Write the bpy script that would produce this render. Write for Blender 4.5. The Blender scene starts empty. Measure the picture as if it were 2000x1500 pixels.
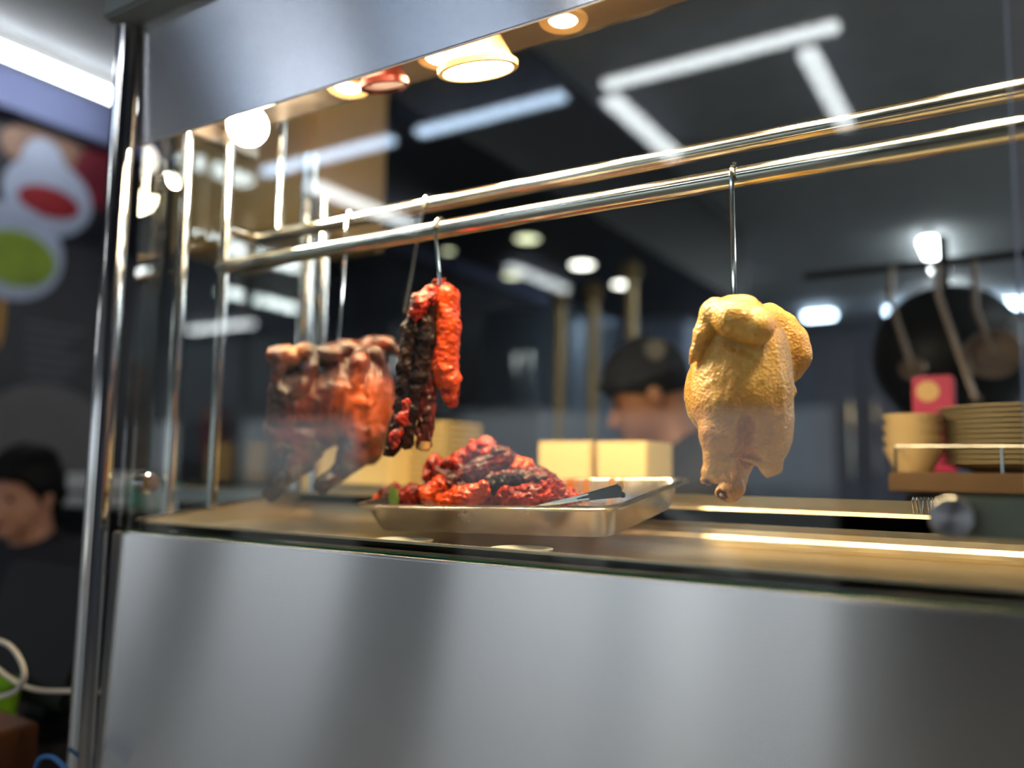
import bpy, bmesh, math, random
import numpy as np
from mathutils import Vector, Matrix
random.seed(7); np.random.seed(7)
sc = bpy.context.scene
COL = sc.collection

# ------------------------------------------------------------------ camera
CZ = 1.32                                   # camera height above the hall floor
FPX = 1608.0                                # focal length in pixels of a 2000 px wide frame
Xc = Vector((2582, -123, -1608)).normalized()      # case axes seen from the camera (right, down, forward)
Zc = Vector((256, -15650, 1608)); Zc = (Zc - Zc.dot(Xc) * Xc).normalized()
Yc = Vector((Zc.y*Xc.z - Zc.z*Xc.y, Zc.z*Xc.x - Zc.x*Xc.z, Zc.x*Xc.y - Zc.y*Xc.x))
if Yc.z < 0: Yc = -Yc
cam = bpy.data.cameras.new('camera'); camo = bpy.data.objects.new('camera', cam); COL.objects.link(camo)
M = Matrix(((Xc.x, -Xc.y, -Xc.z), (Yc.x, -Yc.y, -Yc.z), (Zc.x, -Zc.y, -Zc.z)))
camo.matrix_world = Matrix.Translation((0, 0, CZ)) @ M.to_4x4()
cam.sensor_width = 36; cam.lens = FPX / 2000 * 36; cam.clip_start = 0.02; cam.clip_end = 200
cam.dof.use_dof = True; cam.dof.focus_distance = 0.96; cam.dof.aperture_fstop = 1.2; cam.dof.aperture_blades = 0
sc.camera = camo

# ------------------------------------------------------------------ world, sun, exposure
w = bpy.data.worlds.new('world'); sc.world = w; w.use_nodes = True
bg = w.node_tree.nodes['Background']; bg.inputs[0].default_value = (0.80, 0.90, 1.0, 1); bg.inputs[1].default_value = 0.95
sc.view_settings.view_transform = 'Standard'; sc.view_settings.look = 'None'
sc.view_settings.exposure = 0.5; sc.view_settings.gamma = 1.0; sc.view_settings.use_curve_mapping = False
sc.cycles.max_bounces = 7; sc.cycles.transparent_max_bounces = 14; sc.cycles.glossy_bounces = 5
sc.cycles.diffuse_bounces = 3; sc.cycles.caustics_reflective = True; sc.cycles.caustics_refractive = False
sc.cycles.sample_clamp_indirect = 4.0; sc.cycles.blur_glossy = 1.0
sun = bpy.data.lights.new('sun', 'SUN'); sun.energy = 9.0; sun.angle = 0.02; sun.color = (1, .95, .86)
suno = bpy.data.objects.new('sun', sun); COL.objects.link(suno); suno.rotation_euler = (math.radians(-35), math.radians(20), 0)

# ------------------------------------------------------------------ helpers
def ray(u, v):
    d = Vector(((u-1000)/FPX, (v-750)/FPX, 1.0))
    return Vector((d.dot(Xc), d.dot(Yc), d.dot(Zc)))
def at(u, v, X=None, Y=None, Z=None):       # point of the hall seen in direction (u, v) on a plane of the hall
    r = ray(u, v); c = Vector((0, 0, CZ))
    t = X/r.x if X is not None else (Y/r.y if Y is not None else (Z-CZ)/r.z)
    return c + r*t
ORG = {}
def link(o, parent=None):
    COL.objects.link(o)
    if parent is not None: o.parent = parent
    return o
def tag(o, label=None, cat=None, group=None, kind=None):
    if label: o['label'] = label
    if cat: o['category'] = cat
    if group: o['group'] = group
    if kind: o['kind'] = kind
    return o
def thing(name, label, cat, loc=(0, 0, 0), rz=0, group=None):
    o = bpy.data.objects.new(name, None); o.empty_display_size = .05
    o.location = loc; o.rotation_euler = (0, 0, rz); link(o); tag(o, label, cat, group)
    return o
def wmat(p):                                 # world matrix of an object that has no parent above its parent
    m = Matrix.Identity(4)
    while p is not None:
        m = Matrix.LocRotScale(p.location, p.rotation_euler, p.scale) @ m; p = p.parent
    return m
class MB:
    def __init__(s): s.bm = bmesh.new()
    def box(s, x0, y0, z0, x1, y1, z1, M=None):
        r = bmesh.ops.create_cube(s.bm, size=1)
        for v in r['verts']:
            v.co = Vector(((x0+x1)/2 + v.co.x*(x1-x0), (y0+y1)/2 + v.co.y*(y1-y0), (z0+z1)/2 + v.co.z*(z1-z0)))
            if M is not None: v.co = M @ v.co
        return s
    def tube(s, pts, r, n=12, caps=True, closed=False):
        pts = [Vector(p) for p in pts]; m = len(pts)
        rs = r if isinstance(r, (list, tuple)) else [r]*m
        rings = []; prev = None
        for i, p in enumerate(pts):
            if closed: d = pts[(i+1) % m] - pts[i-1]
            else: d = (pts[min(i+1, m-1)] - pts[max(i-1, 0)])
            d.normalize()
            if prev is None:
                a = d.orthogonal().normalized()
            else:
                a = (prev - d*prev.dot(d)).normalized()
            prev = a; b = d.cross(a)
            rings.append([s.bm.verts.new(p + (a*math.cos(2*math.pi*k/n) + b*math.sin(2*math.pi*k/n))*rs[i]) for k in range(n)])
        for i in range(m if closed else m-1):
            A, B = rings[i], rings[(i+1) % m]
            for k in range(n): s.bm.faces.new((A[k], A[(k+1) % n], B[(k+1) % n], B[k]))
        if caps and not closed:
            s.bm.faces.new(rings[0][::-1]); s.bm.faces.new(rings[-1])
        return s
    def lathe(s, prof, c=(0, 0, 0), n=32, axis='Z', caps=True):
        c = Vector(c); rings = []
        for (r, h) in prof:
            ring = []
            for k in range(n):
                a = 2*math.pi*k/n; p = Vector((r*math.cos(a), r*math.sin(a), h))
                if axis == 'Y': p = Vector((p.x, -p.z, p.y))
                if axis == 'X': p = Vector((p.z, p.x, p.y))
                ring.append(s.bm.verts.new(c + p))
            rings.append(ring)
        for A, B in zip(rings, rings[1:]):
            for k in range(n): s.bm.faces.new((A[k], A[(k+1) % n], B[(k+1) % n], B[k]))
        if caps: s.bm.faces.new(rings[0][::-1]); s.bm.faces.new(rings[-1])
        return s
    def prism(s, poly, off):                 # polygon (3-d points) extruded by off
        off = Vector(off); a = [s.bm.verts.new(Vector(p)) for p in poly]; b = [s.bm.verts.new(Vector(p)+off) for p in poly]
        n = len(a); s.bm.faces.new(a[::-1]); s.bm.faces.new(b)
        for k in range(n): s.bm.faces.new((a[k], a[(k+1) % n], b[(k+1) % n], b[k]))
        return s
    def build(s, name, mat, parent=None, smooth=False, bevel=0, seg=2, local=False):
        bm = s.bm
        if bevel: bmesh.ops.bevel(bm, geom=bm.edges[:], offset=bevel, segments=seg, affect='EDGES', clamp_overlap=True)
        bmesh.ops.recalc_face_normals(bm, faces=bm.faces)
        if parent is not None and not local: bmesh.ops.transform(bm, matrix=wmat(parent).inverted(), verts=bm.verts)
        me = bpy.data.meshes.new(name); bm.to_mesh(me); bm.free()
        if smooth: me.shade_smooth() if smooth is True else None
        o = bpy.data.objects.new(name, me); link(o, parent)
        if mat is not None: me.materials.append(mat)
        if smooth == 'auto':
            me.shade_smooth()
            try: me.set_sharp_from_angle(angle=math.radians(35))
            except Exception: pass
        return o
def copy_tree(o, parent=None, label=None):
    c = o.copy(); COL.objects.link(c); c.parent = parent
    if label: c['label'] = label
    for ch in list(o.children): copy_tree(ch, c)
    return c

# ------------------------------------------------------------------ materials
def lin(h):                                  # '#rrggbb' -> linear
    v = [int(h[i:i+2], 16)/255 for i in (1, 3, 5)]
    return tuple((x/12.92 if x <= .04045 else ((x+.055)/1.055)**2.4) for x in v) + (1,)
class Mt:
    def __init__(s, name):
        s.m = bpy.data.materials.new(name); s.m.use_nodes = True; s.t = s.m.node_tree; s.N = s.t.nodes
        s.p = s.N['Principled BSDF']; s.out = s.N['Material Output']; s._tc = None
    def n(s, typ, **kw):
        nd = s.N.new(typ)
        for k, v in kw.items(): setattr(nd, k, v)
        return nd
    def l(s, a, b): s.t.links.new(a, b)
    def coord(s, scale=(1, 1, 1), kind='Object'):
        tc = s.n('ShaderNodeTexCoord'); mp = s.n('ShaderNodeMapping'); mp.inputs['Scale'].default_value = scale
        s.l(tc.outputs[kind], mp.inputs[0]); return mp.outputs[0]
    def noise(s, scale, detail=3, rough=.55, vec=None, dist=0):
        nd = s.n('ShaderNodeTexNoise'); nd.inputs['Scale'].default_value = scale; nd.inputs['Detail'].default_value = detail
        nd.inputs['Roughness'].default_value = rough; nd.inputs['Distortion'].default_value = dist
        s.l(vec if vec is not None else s.coord(), nd.inputs['Vector']); return nd.outputs['Fac']
    def ramp(s, fac, stops, interp='LINEAR'):
        r = s.n('ShaderNodeValToRGB'); r.color_ramp.interpolation = interp
        e = r.color_ramp.elements
        while len(e) < len(stops): e.new(.5)
        for el, (pos, c) in zip(e, stops): el.position = pos; el.color = c if len(c) == 4 else tuple(c)+(1,)
        s.l(fac, r.inputs[0]); return r.outputs[0]
    def mix(s, fac, a, b, mode='MIX'):
        m = s.n('ShaderNodeMix', data_type='RGBA', blend_type=mode)
        for sock, val in ((m.inputs[0], fac), (m.inputs[6], a), (m.inputs[7], b)):
            if hasattr(val, 'links') or isinstance(val, bpy.types.NodeSocket): s.l(val, sock)
            else: sock.default_value = val
        return m.outputs[2]
    def ball(s, c, r, soft):                 # 1 inside a ball of the object's own space, 0 outside
        tc = s.n('ShaderNodeTexCoord'); d = s.n('ShaderNodeVectorMath', operation='DISTANCE')
        s.l(tc.outputs['Object'], d.inputs[0]); d.inputs[1].default_value = c
        m = s.n('ShaderNodeMapRange'); m.inputs[1].default_value = r-soft; m.inputs[2].default_value = r+soft
        m.inputs[3].default_value = 1; m.inputs[4].default_value = 0; s.l(d.outputs['Value'], m.inputs[0]); return m.outputs[0]
    def bump(s, h, strength=.3, dist=.002, prev=None):
        b = s.n('ShaderNodeBump'); b.inputs['Strength'].default_value = strength; b.inputs['Distance'].default_value = dist
        s.l(h, b.inputs['Height'])
        if prev is not None: s.l(prev, b.inputs['Normal'])
        return b.outputs[0]
    def set(s, **kw):
        for k, v in kw.items():
            k = {'base': 'Base Color', 'rough': 'Roughness', 'metal': 'Metallic', 'coat': 'Coat Weight', 'coatr': 'Coat Roughness', 'sss': 'Subsurface Weight',
                 'normal': 'Normal', 'spec': 'Specular IOR Level', 'aniso': 'Anisotropic', 'sheen': 'Sheen Weight', 'coatn': 'Coat Normal',
                 'emit': 'Emission Color', 'emits': 'Emission Strength', 'trans': 'Transmission Weight', 'ior': 'IOR', 'sssr': 'Subsurface Radius', 'ssss': 'Subsurface Scale', 'tangent': 'Tangent'}[k]
            i = s.p.inputs[k]
            if isinstance(v, bpy.types.NodeSocket): s.l(v, i)
            else: i.default_value = v if not (isinstance(v, tuple) and len(v) == 3 and k == 'Base Color') else v+(1,)
        return s
def plain(name, col, rough=.5, metal=0, var=.12, scale=6, bump=0, **kw):
    m = Mt(name); c = lin(col) if isinstance(col, str) else tuple(col)+(1,)
    f = m.noise(scale, 4)
    a = tuple(x*(1-var) for x in c[:3])+(1,); b = tuple(min(1, x*(1+var)) for x in c[:3])+(1,)
    m.set(base=m.ramp(f, [(.3, a), (.7, b)]), rough=rough, metal=metal, **kw)
    if bump: m.set(normal=m.bump(m.noise(scale*8, 3), bump, .002))
    return m.m
def emit(name, col, strength):
    m = Mt(name); c = tuple(col)+(1,)
    m.set(base=(0.8, .8, .8), emit=c, emits=strength, rough=.5); return m.m
def steel(name, col, rough, stretch=(1, 1, 1), scale=60, amt=.05, bump=.02, dirt=.1, aniso=0):
    m = Mt(name); c = tuple(col)+(1,)
    v = m.coord(stretch); f = m.noise(scale, 4, .6, v)
    sm = m.noise(5, 4, .6)
    mr = m.n('ShaderNodeMapRange'); mr.inputs[3].default_value = max(.02, rough-amt); mr.inputs[4].default_value = rough+amt
    m.l(f, mr.inputs[0])
    m.set(base=m.mix(sm, tuple(x*(1-dirt) for x in c[:3])+(1,), c), metal=1, rough=mr.outputs[0])
    if aniso:
        tg = m.n('ShaderNodeTangent', direction_type='RADIAL', axis='Z'); m.set(aniso=aniso, tangent=tg.outputs[0]); m.p.inputs['Anisotropic Rotation'].default_value = .25
    if bump: m.set(normal=m.bump(f, bump, .001))
    return m.m
def glass(name, tint=(.94, .975, .96), ior=1.37, smudge=True):
    m = Mt(name); m.N.remove(m.p)
    g = m.n('ShaderNodeNewGeometry'); fr = m.n('ShaderNodeFresnel')
    mi = m.n('ShaderNodeMapRange'); mi.inputs[3].default_value = ior; mi.inputs[4].default_value = 1/ior
    m.l(g.outputs['Backfacing'], mi.inputs[0]); m.l(mi.outputs[0], fr.inputs['IOR'])
    tr = m.n('ShaderNodeBsdfTransparent'); tr.inputs[0].default_value = tuple(tint)+(1,)
    gl = m.n('ShaderNodeBsdfGlossy'); gl.inputs['Roughness'].default_value = .0; gl.inputs[0].default_value = (1, 1, 1, 1)
    mx = m.n('ShaderNodeMixShader'); m.l(fr.outputs[0], mx.inputs[0]); m.l(tr.outputs[0], mx.inputs[1]); m.l(gl.outputs[0], mx.inputs[2])
    last = mx.outputs[0]
    if smudge:                               # grease specks and smears on the pane
        a = m.noise(9, 6, .7); b = m.noise(900, 2, .6)
        k = m.ramp(a, [(.55, (0, 0, 0, 1)), (.8, (.05, .05, .05, 1))]); q = m.ramp(b, [(.62, (.1, .1, .1, 1)), (.72, (1, 1, 1, 1))])
        f = m.mix(1.0, k, q, 'MULTIPLY'); df = m.n('ShaderNodeBsdfDiffuse'); df.inputs[0].default_value = (.8, .75, .65, 1)
        m2 = m.n('ShaderNodeMixShader'); m.l(f, m2.inputs[0]); m.l(last, m2.inputs[1]); m.l(df.outputs[0], m2.inputs[2]); last = m2.outputs[0]
    m.l(last, m.out.inputs['Surface']); return m.m

M_panel = steel('brushed_panel_steel', (.92, .92, .91), .21, (6, 1, 1), 220, .012, 0, .04, aniso=1.0)
M_fascia = steel('fascia_steel', (.92, .92, .95), .25, (1.5, 1, 1), 260, .04, .06, .06, aniso=1.0)
M_pol = steel('polished_steel', (.72, .71, .69), .10, (1, 1, 1), 30, .04, 0, .12)
M_rail = steel('rail_steel', (.74, .71, .66), .13, (6, 1, 1), 40, .05, .02, .12)
M_basin = steel('basin_steel', (.54, .45, .32), .34, (1, 3, 3), 40, .1, .0, .3)
M_basin.node_tree.nodes['Principled BSDF'].inputs['Metallic'].default_value = .96   # greasy, worn steel
M_pan = steel('pan_steel', (.72, .70, .66), .16, (1, 1, 1), 30, .07, .02, .2)
M_dullsteel = steel('dull_steel', (.45, .45, .46), .4, (1, 1, 1), 30, .1, .02, .2)
M_soffit = steel('soffit_steel', (.50, .43, .36), .38, (1, 1, 1), 30, .1, .02, .2)
M_dark = plain('dark_gap', (.012, .012, .013), .6)
M_black = plain('black_plastic', (.005, .005, .006), .45, spec=.2)
M_glass = glass('case_glass')
M_glass_clean = glass('side_glass', (.94, .975, .96), 1.41, False)
M_glass_edge = plain('glass_edge_green', '#1d4a38', .15)
M_knob = None
M_tube = emit('tube_light', (.93, .97, 1.0), 13.0)
M_tube_fill = emit('kitchen_fill_tube', (.93, .97, 1.0), 24.0)  # for the fill tubes added beside the kitchen
M_tube_blue = emit('tube_light_cool', (.60, .76, 1.0), 12.5)
M_led = emit('led_lens', (1, .86, .62), 28.0)
M_bulb = emit('bulb_glass', (1, .93, .82), 20.0)
M_cream = plain('cream_enamel', '#f0c68a', .35, var=.06)
M_white = plain('white_plastic', '#d8d8d4', .4, var=.04)

# ------------------------------------------------------------------ the hall: floor, ceiling, walls, street front
CEIL = CZ + 1.80
M_floor = plain('floor_tile_grey', '#96928c', .35, var=.1, scale=3)
M_ceil = plain('ceiling_paint', '#454a5e', .8, var=.08)
M_ceilk = plain('kitchen_ceiling_paint', '#8d9094', .8, var=.08)
M_wallk = plain('kitchen_wall_paint', '#6c7280', .7, var=.15, scale=2)
M_wallm = plain('hall_wall_paint', '#23252e', .7, var=.1)
M_wallh = plain('hall_wall_light', '#aeb2b8', .7, var=.08)
M_light = plain('bulkhead_paint', '#6f789e', .8, var=.05)
def struct(name, mb, mat, bevel=0): return tag(mb.build(name, mat, bevel=bevel), kind='structure')
HX = -14.0; KB = 11.0
struct('floor', MB().box(HX, -6.6, -.1, 4.2, KB+.2, 0), M_floor)
struct('ceiling', MB().box(HX, -6.6, CEIL, 4.2, 1.45, CEIL+.1), M_ceil)
struct('ceiling_kitchen', MB().box(-4.2, 1.45, CEIL, 4.2, KB+.2, CEIL+.1), M_ceilk)
struct('wall_left', MB().box(-4.2, .6, 0, -4.0, KB+.2, CEIL), M_wallm)
struct('wall_hall', MB().box(HX, .6, 0, -4.2, .8, CEIL), M_wallh)
struct('wall_end', MB().box(HX-.2, -6.6, 0, HX, .8, CEIL), M_wallh)
struct('wall_right', MB().box(4.0, -6.6, 0, 4.2, KB+.2, CEIL), M_wallk)
struct('wall_back', MB().box(-4.0, KB, 0, 4.0, KB+.2, CEIL), M_wallk)
struct('trim_1', MB().box(-4.0, .6, 2.93, -3.9, KB, CEIL), M_light)
# street front: header over the opening and columns standing in it
struct('wall_front', MB().box(HX, -6.6, 1.95, 4.0, -6.4, CEIL), M_wallh)
M_column = plain('column_paint', '#2a2a2c', .6)
for i, (xa, xb) in enumerate([(-14, -12.9), (-10.94, -9.78), (-7.25, -5.81), (-1.49, .5), (2.6, 4.0)]):
    struct('column_%d' % (i+1), MB().box(xa, -6.62, 0, xb, -6.38, 1.95), M_column)
M_street = plain('street_asphalt', '#4c4a48', .8, var=.15)
M_facade = plain('street_facade', '#70757a', .8, var=.15)
struct('street', MB().box(-30, -24, -.6, 16, -6.6, -.5), M_street)
struct('wall_street', MB().box(-30, -19.0, -.5, 16, -18.8, 1.0), M_facade)

# ------------------------------------------------------------------ fluorescent lights of the hall (they also mirror in the case glass), with fill rows added
def tube_light(p, q, label, width=.09, mat=None, group='fluorescent batten lights'):
    p, q = Vector(p), Vector(q); c = (p+q)/2
    t = thing('fluorescent_light', label, 'light', (c.x, c.y, c.z), 0, group)
    d = (q-p).normalized(); sd = Vector((d.y, -d.x, 0))*width
    b = MB().prism([p-sd*.25+Vector((0, 0, .035)), p+sd*.25+Vector((0, 0, .035)), q+sd*.25+Vector((0, 0, .035)), q-sd*.25+Vector((0, 0, .035))], (0, 0, CEIL-p.z-.0355))
    b.build('housing', M_white, t)
    MB().prism([p-sd*.5, p+sd*.5, q+sd*.5, q-sd*.5], (0, 0, .035)).build('diffuser', mat or M_tube, t, bevel=.01)
    return t
TZ = CZ + 1.70; YR = -1.66
L = 'white fluorescent batten, '
for x0, x1, s in ((-4.0, -3.87, 'x'), (-3.80, -2.73, 'end of the hall row, by the dark wall'), (-2.65, -1.70, 'hall row, second from the dark wall'), (-1.59, -.50, 'hall row, third from the dark wall')):
    if x1-x0 < .3: continue
    tube_light((x0+.04, YR, TZ), (x1-.05, YR, TZ), L+s, .065, mat=M_tube_blue if x1 < -1.65 else M_tube)
tube_light((-1.58, -1.80, TZ), (-1.58, -2.60, TZ), L+'running towards the street, beside the long row', .10)
tube_light((-.70, -1.80, TZ), (-.70, -2.65, TZ), L+'running towards the street, beside the last column gap', .08)
tube_light((-3.68, -1.95, TZ), (-3.68, -2.95, TZ), L+'running towards the street along the dark wall', .10)
tube_light((-3.70, -4.3, TZ), (-3.70, -5.3, TZ), L+'nearest the street along the dark wall', .10)
for i, x in enumerate((-13.0, -11.2, -9.4)):  # extra row added to light the far end of the hall
    tube_light((x-.6, -3.4, TZ), (x+.6, -3.4, TZ), L+'added as fill in the far hall row, number %s from the end wall' % ('one', 'two', 'three')[i], .10)
for i, x in enumerate((-12.2, -8.6)):  # two more added to brighten what the fascia mirrors
    tube_light((x-.6, -5.2, TZ), (x+.6, -5.2, TZ), L+('fill row added by the street, next to the end wall', 'fill row added by the street, farther from the end wall')[i], .10)
tube_light((-3.60, 1.15, TZ), (-3.60, 2.28, TZ), 'bright white fluorescent batten above the menu board', .06)

# ------------------------------------------------------------------ the roast meat display case
GY = .77                                     # plane of the front glass
XL, XR = -1.20, .05
LB = CZ+.588
case = thing('display_case', 'long stainless steel roast meat display case with glass front and lit canopy', 'display case', (-.2, .95, 0))
# base: sloping brushed front panel, body below the well
pt = CZ - .104
pan_poly = [(0, .752, pt), (0, .752-.7*math.tan(math.radians(0.8)), pt-.7), (0, .772-.7*math.tan(math.radians(0.8)), pt-.7), (0, .766, pt)]
MB().prism([(XL+.016, y, z) for _, y, z in pan_poly], (2.1, 0, 0)).build('front_panel', M_panel, case, bevel=.003)
MB().box(XL+.02, .80, .1, .9, 1.15, pt-.035).build('base_body', M_dullsteel, case)
MB().box(XL+.04, .78, 0, .88, 1.13, .1).build('plinth', M_black, case)
MB().box(XL+.016, .7665, pt-.05, .9, .80, pt-.008).build('glass_channel', M_dark, case)
# corner posts and inner posts
def post(x, y, z0, z1, r, name='post', mat=None): return MB().tube([(x, y, z0), (x, y, z1)], r, 20).build(name, mat or M_pol, case, smooth='auto')
post(XL-.002, .738, .0, CZ+.70, .0185, 'corner_post'); post(XR+.015, .79, pt, CZ+.70, .0185, 'corner_post')
post(XL, 1.14, .0, CZ+.62, .0155, 'corner_post')
post(-1.145, .90, pt+.03, LB, .0085, 'rail_post'); post(.04, .90, pt+.03, LB, .0085, 'rail_post')
post(-1.176, .84, pt+.02, LB, .010, 'side_post')
post(-1.10, .975, CZ+.40, CZ+.70, .007, 'rail_hanger'); post(-1.10, 1.085, pt+.055, CZ+.50, .011, 'rear_post')
# double hanging rail
MB().tube([(-1.152, .90, CZ+.332), (.045, .90, CZ+.332)], .0122, 24).build('hanging_rail', M_rail, case, smooth='auto')
MB().tube([(-1.145, .97, CZ+.400), (.045, .97, CZ+.400)], .0118, 24).build('hanging_rail', M_rail, case, smooth='auto')
MB().tube([(-1.145, .90, CZ+.400), (-1.145, .97, CZ+.400)], .0075, 16).build('rail_bracket', M_rail, case, smooth='auto')
MB().tube([(.04, .90, CZ+.400), (.04, .97, CZ+.400)], .0075, 16).build('rail_bracket', M_rail, case, smooth='auto')
# canopy: sloping fascia, soffit, cap

ft, fb = CZ+.705, CZ+.497
MB().prism([(XL+.018, .744, ft), (XL+.018, .748, fb), (XL+.018, .754, fb), (XL+.018, .752, ft)], (2.1, 0, 0)).build('fascia', M_fascia, case, bevel=.0015)
MB().box(XL-.022, .702, CZ+.70, .9, .995, CZ+.80).build('canopy_cap', plain('canopy_grey', '#8f9692', .45, var=.04), case, bevel=.004)
MB().box(XL+.02, .767, LB, .9, .945, CZ+.70).build('light_bar', M_soffit, case, bevel=.003)
MB().box(XL+.02, .985, CZ+.66, .9, .992, CZ+.70).build('rear_fascia', M_soffit, case)
MB().box(XL-.005, .77, CZ+.56, XL+.02, .99, CZ+.70).build('end_fascia', M_soffit, case)
# glass
gt = CZ+.482
MB().box(XL+.018, GY, pt-.004, XR-.052, GY+.008, gt).build('front_glass', M_glass, case)
MB().box(XL-.004, .775, pt+.005, XL+.004, 1.13, CZ+.56).build('side_glass', M_glass_clean, case)
MB().box(XL+.018, GY-.0005, pt-.006, XR-.05, GY+.0085, pt+.002).build('glass_edge', M_glass_edge, case)
MB().box(XR-.0515, GY, pt, XR-.0495, GY+.008, gt).build('glass_edge', plain('glass_edge_pale', '#b9c6d8', .1), case)
# stand-off clamps that hold the glass
def turned_knob():
    m = Mt('turned_steel_knob'); tc = m.n('ShaderNodeTexCoord'); sp = m.n('ShaderNodeSeparateXYZ'); m.l(tc.outputs['Object'], sp.inputs[0])
    tg = m.n('ShaderNodeTangent', direction_type='RADIAL', axis='Y')
    m.set(base=(.40, .40, .41), metal=1, rough=.3, aniso=.85, tangent=tg.outputs[0]); m.p.inputs['Anisotropic Rotation'].default_value = .25; return m.m
M_knob = turned_knob()
k = at(1860, 1010, Y=.755)
kb = MB().box(k.x-.004, k.y+.004, k.z-.0165, .25, k.y+.013, k.z+.0165)
kb.build('clamp_bar', plain('green_grey_bar', '#7d8672', .35, var=.2, scale=12), case, bevel=.002)
kk = MB().lathe([(.0001, .0), (.0152, .0), (.0165, -.0015), (.0165, -.012)], (0, 0, 0), 48, 'Y').build('clamp_knob', M_knob, case, smooth='auto', local=True)
kk.location = Vector(k) - case.location + Vector((0, -.012, 0))
for u, v in ((285, 943), (330, 355)):
    c = at(u, v, X=XL+.018)
    MB().lathe([(.0001, -.012), (.0145, -.012), (.0155, -.011), (.0155, .004), (.0135, .0045), (.0135, .0075), (.0155, .008), (.0155, .013), (.0145, .014), (.0001, .014)], c, 28, 'X').build('clamp_knob', M_pol, case, smooth='auto')

# steel well: flat floor, rear wall higher than the front lip, rounded rear corner
well = case
fz, rz_ = CZ-.098, CZ-.046
x0, x1, y0, y1 = -1.150, .035, .782, 1.10
prof = [(y0-.006, fz+.010), (y0, fz+.010), (y0+.004, fz+.004), (y0+.012, fz)]
for kx in range(7):
    a = math.radians(90*kx/6); prof.append((y1-.03+.03*math.sin(a), fz+.03-.03*math.cos(a)))
prof += [(y1, rz_-.006), (y1+.003, rz_-.001), (y1+.012, rz_), (y1+.03, rz_)]
under = [(y, z-.003) for (y, z) in prof[::-1]]
b = MB()
for (ya, za), (yb_, zb_) in zip(prof, prof[1:]):
    V = [b.bm.verts.new(q) for q in ((x0, ya, za), (x1, ya, za), (x1, yb_, zb_), (x0, yb_, zb_), (x0, ya, za-.003), (x1, ya, za-.003), (x1, yb_, zb_-.003), (x0, yb_, zb_-.003))]
    for q in ((0, 1, 2, 3), (7, 6, 5, 4), (0, 4, 5, 1), (3, 2, 6, 7), (0, 3, 7, 4), (1, 5, 6, 2)): b.bm.faces.new([V[i] for i in q])
b.build('well_floor', M_basin, well)
for xx, sgn in ((x0, -1), (x1, 1)):
    poly = [(xx, y0-.004, fz-.002), (xx, y0-.004, fz+.012), (xx, y1-.03, rz_-.003), (xx, y1, rz_), (xx, y1, fz-.002)]
    MB().prism(poly, (sgn*.002, 0, 0)).build('end_wall', M_basin, well)
    MB().prism([(xx, y0-.004, fz+.012), (xx, y1-.03, rz_-.003), (xx, y1, rz_), (xx, y1, rz_-.003), (xx, y0-.004, fz+.009)], (sgn*.016, 0, 0)).build('end_lip', M_basin, well)
MB().box(x0, y1+.03, rz_-.002, x1, y1+.033, rz_+.014).build('rear_rim', M_basin, well)

# ------------------------------------------------------------------ lamps in the canopy, and an added fill strip
def warm_spot(parent, p, energy_, r=.02, size=150, col=(1, .70, .36)):
    l = bpy.data.lights.new('lamp_glow', 'SPOT'); l.energy = energy_*1.5; l.color = col; l.shadow_soft_size = r*1.8
    l.spot_size = math.radians(size); l.spot_blend = .6
    o = bpy.data.objects.new('lamp_glow', l); COL.objects.link(o); o.parent = parent; o.location = Vector(p)-Vector(parent.location)
def downlight(p, label, energy):
    t = thing('downlight', label, 'light', p, 0, 'recessed downlights in the canopy')
    MB().lathe([(.019, -.003), (.031, -.004), (.033, 0), (.019, 0)], p, 32, caps=False).build('trim_ring', M_cream, t, smooth='auto')
    MB().lathe([(.0001, -.002), (.0185, -.001), (.019, .0), (.0001, .0)], p, 32).build('lens', M_led, t, smooth='auto')
    warm_spot(t, (p[0], p[1], p[2]-.012), energy, .018)
SZ = LB - .0005
for u, v, s, e in ((1100, 38, 'next to the cream heat lamp', 8), (858, 112, 'half hidden behind the cream heat lamp', 6), (680, 170, 'beside the red heat lamp', 6), (1480, -80, 'above the poached chicken', 9), (1900, -205, 'above the clamp bar', 9)):
    p = at(u, v, Z=SZ); downlight((p.x, p.y, p.z), 'small round recessed downlight in the case canopy, ' + s, e)
def heat_lamp(c, r, h, mat, glow, label, energy, col):
    t = thing('heat_lamp', label, 'lamp', (c[0], c[1], c[2]), 0, None)
    MB().lathe([(r*.62, h), (r*.66, h*.96), (r*.80, h*.55), (r*.92, h*.22), (r*.94, h*.20), (r, h*.18), (r, h*.02), (r*.97, 0), (r*.88, 0), (r*.86, h*.1), (r*.6, h*.9), (.0001, h*.92)], c, 48, caps=False).build('shade', mat, t, smooth='auto')
    MB().lathe([(.0001, h*.08), (r*.84, h*.09), (r*.84, h*.12), (.0001, h*.12)], c, 40).build('lens', glow, t, smooth='auto')
    MB().tube([(c[0], c[1], c[2]+h*.9), (c[0], c[1], LB)], .014, 16).build('stem', M_soffit, t)
    warm_spot(t, (c[0], c[1], c[2]-.01), energy, r*.8, 140, col); t.rotation_euler = (math.radians(15), 0, 0)
t = thing('fill_strip', 'slim warm fill strip added out of view behind the fascia of the case canopy', 'light', (-.55, .785, LB))  # added fill, hidden from the camera, lights the meat from the front
MB().box(-1.12, .770, LB-.010, .02, .806, LB).build('housing', M_soffit, t)
MB().box(-1.11, .772, LB-.012, .01, .804, LB-.010).build('diffuser', emit('warm_fill_strip', (1, .76, .45), 45.0), t)
c = at(934, 140, Y=.865); heat_lamp((c.x, c.y, c.z), .054, .044, M_cream, M_led, 'cream enamel heat lamp shade hanging from the canopy soffit', 7, (1, .72, .38))
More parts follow.
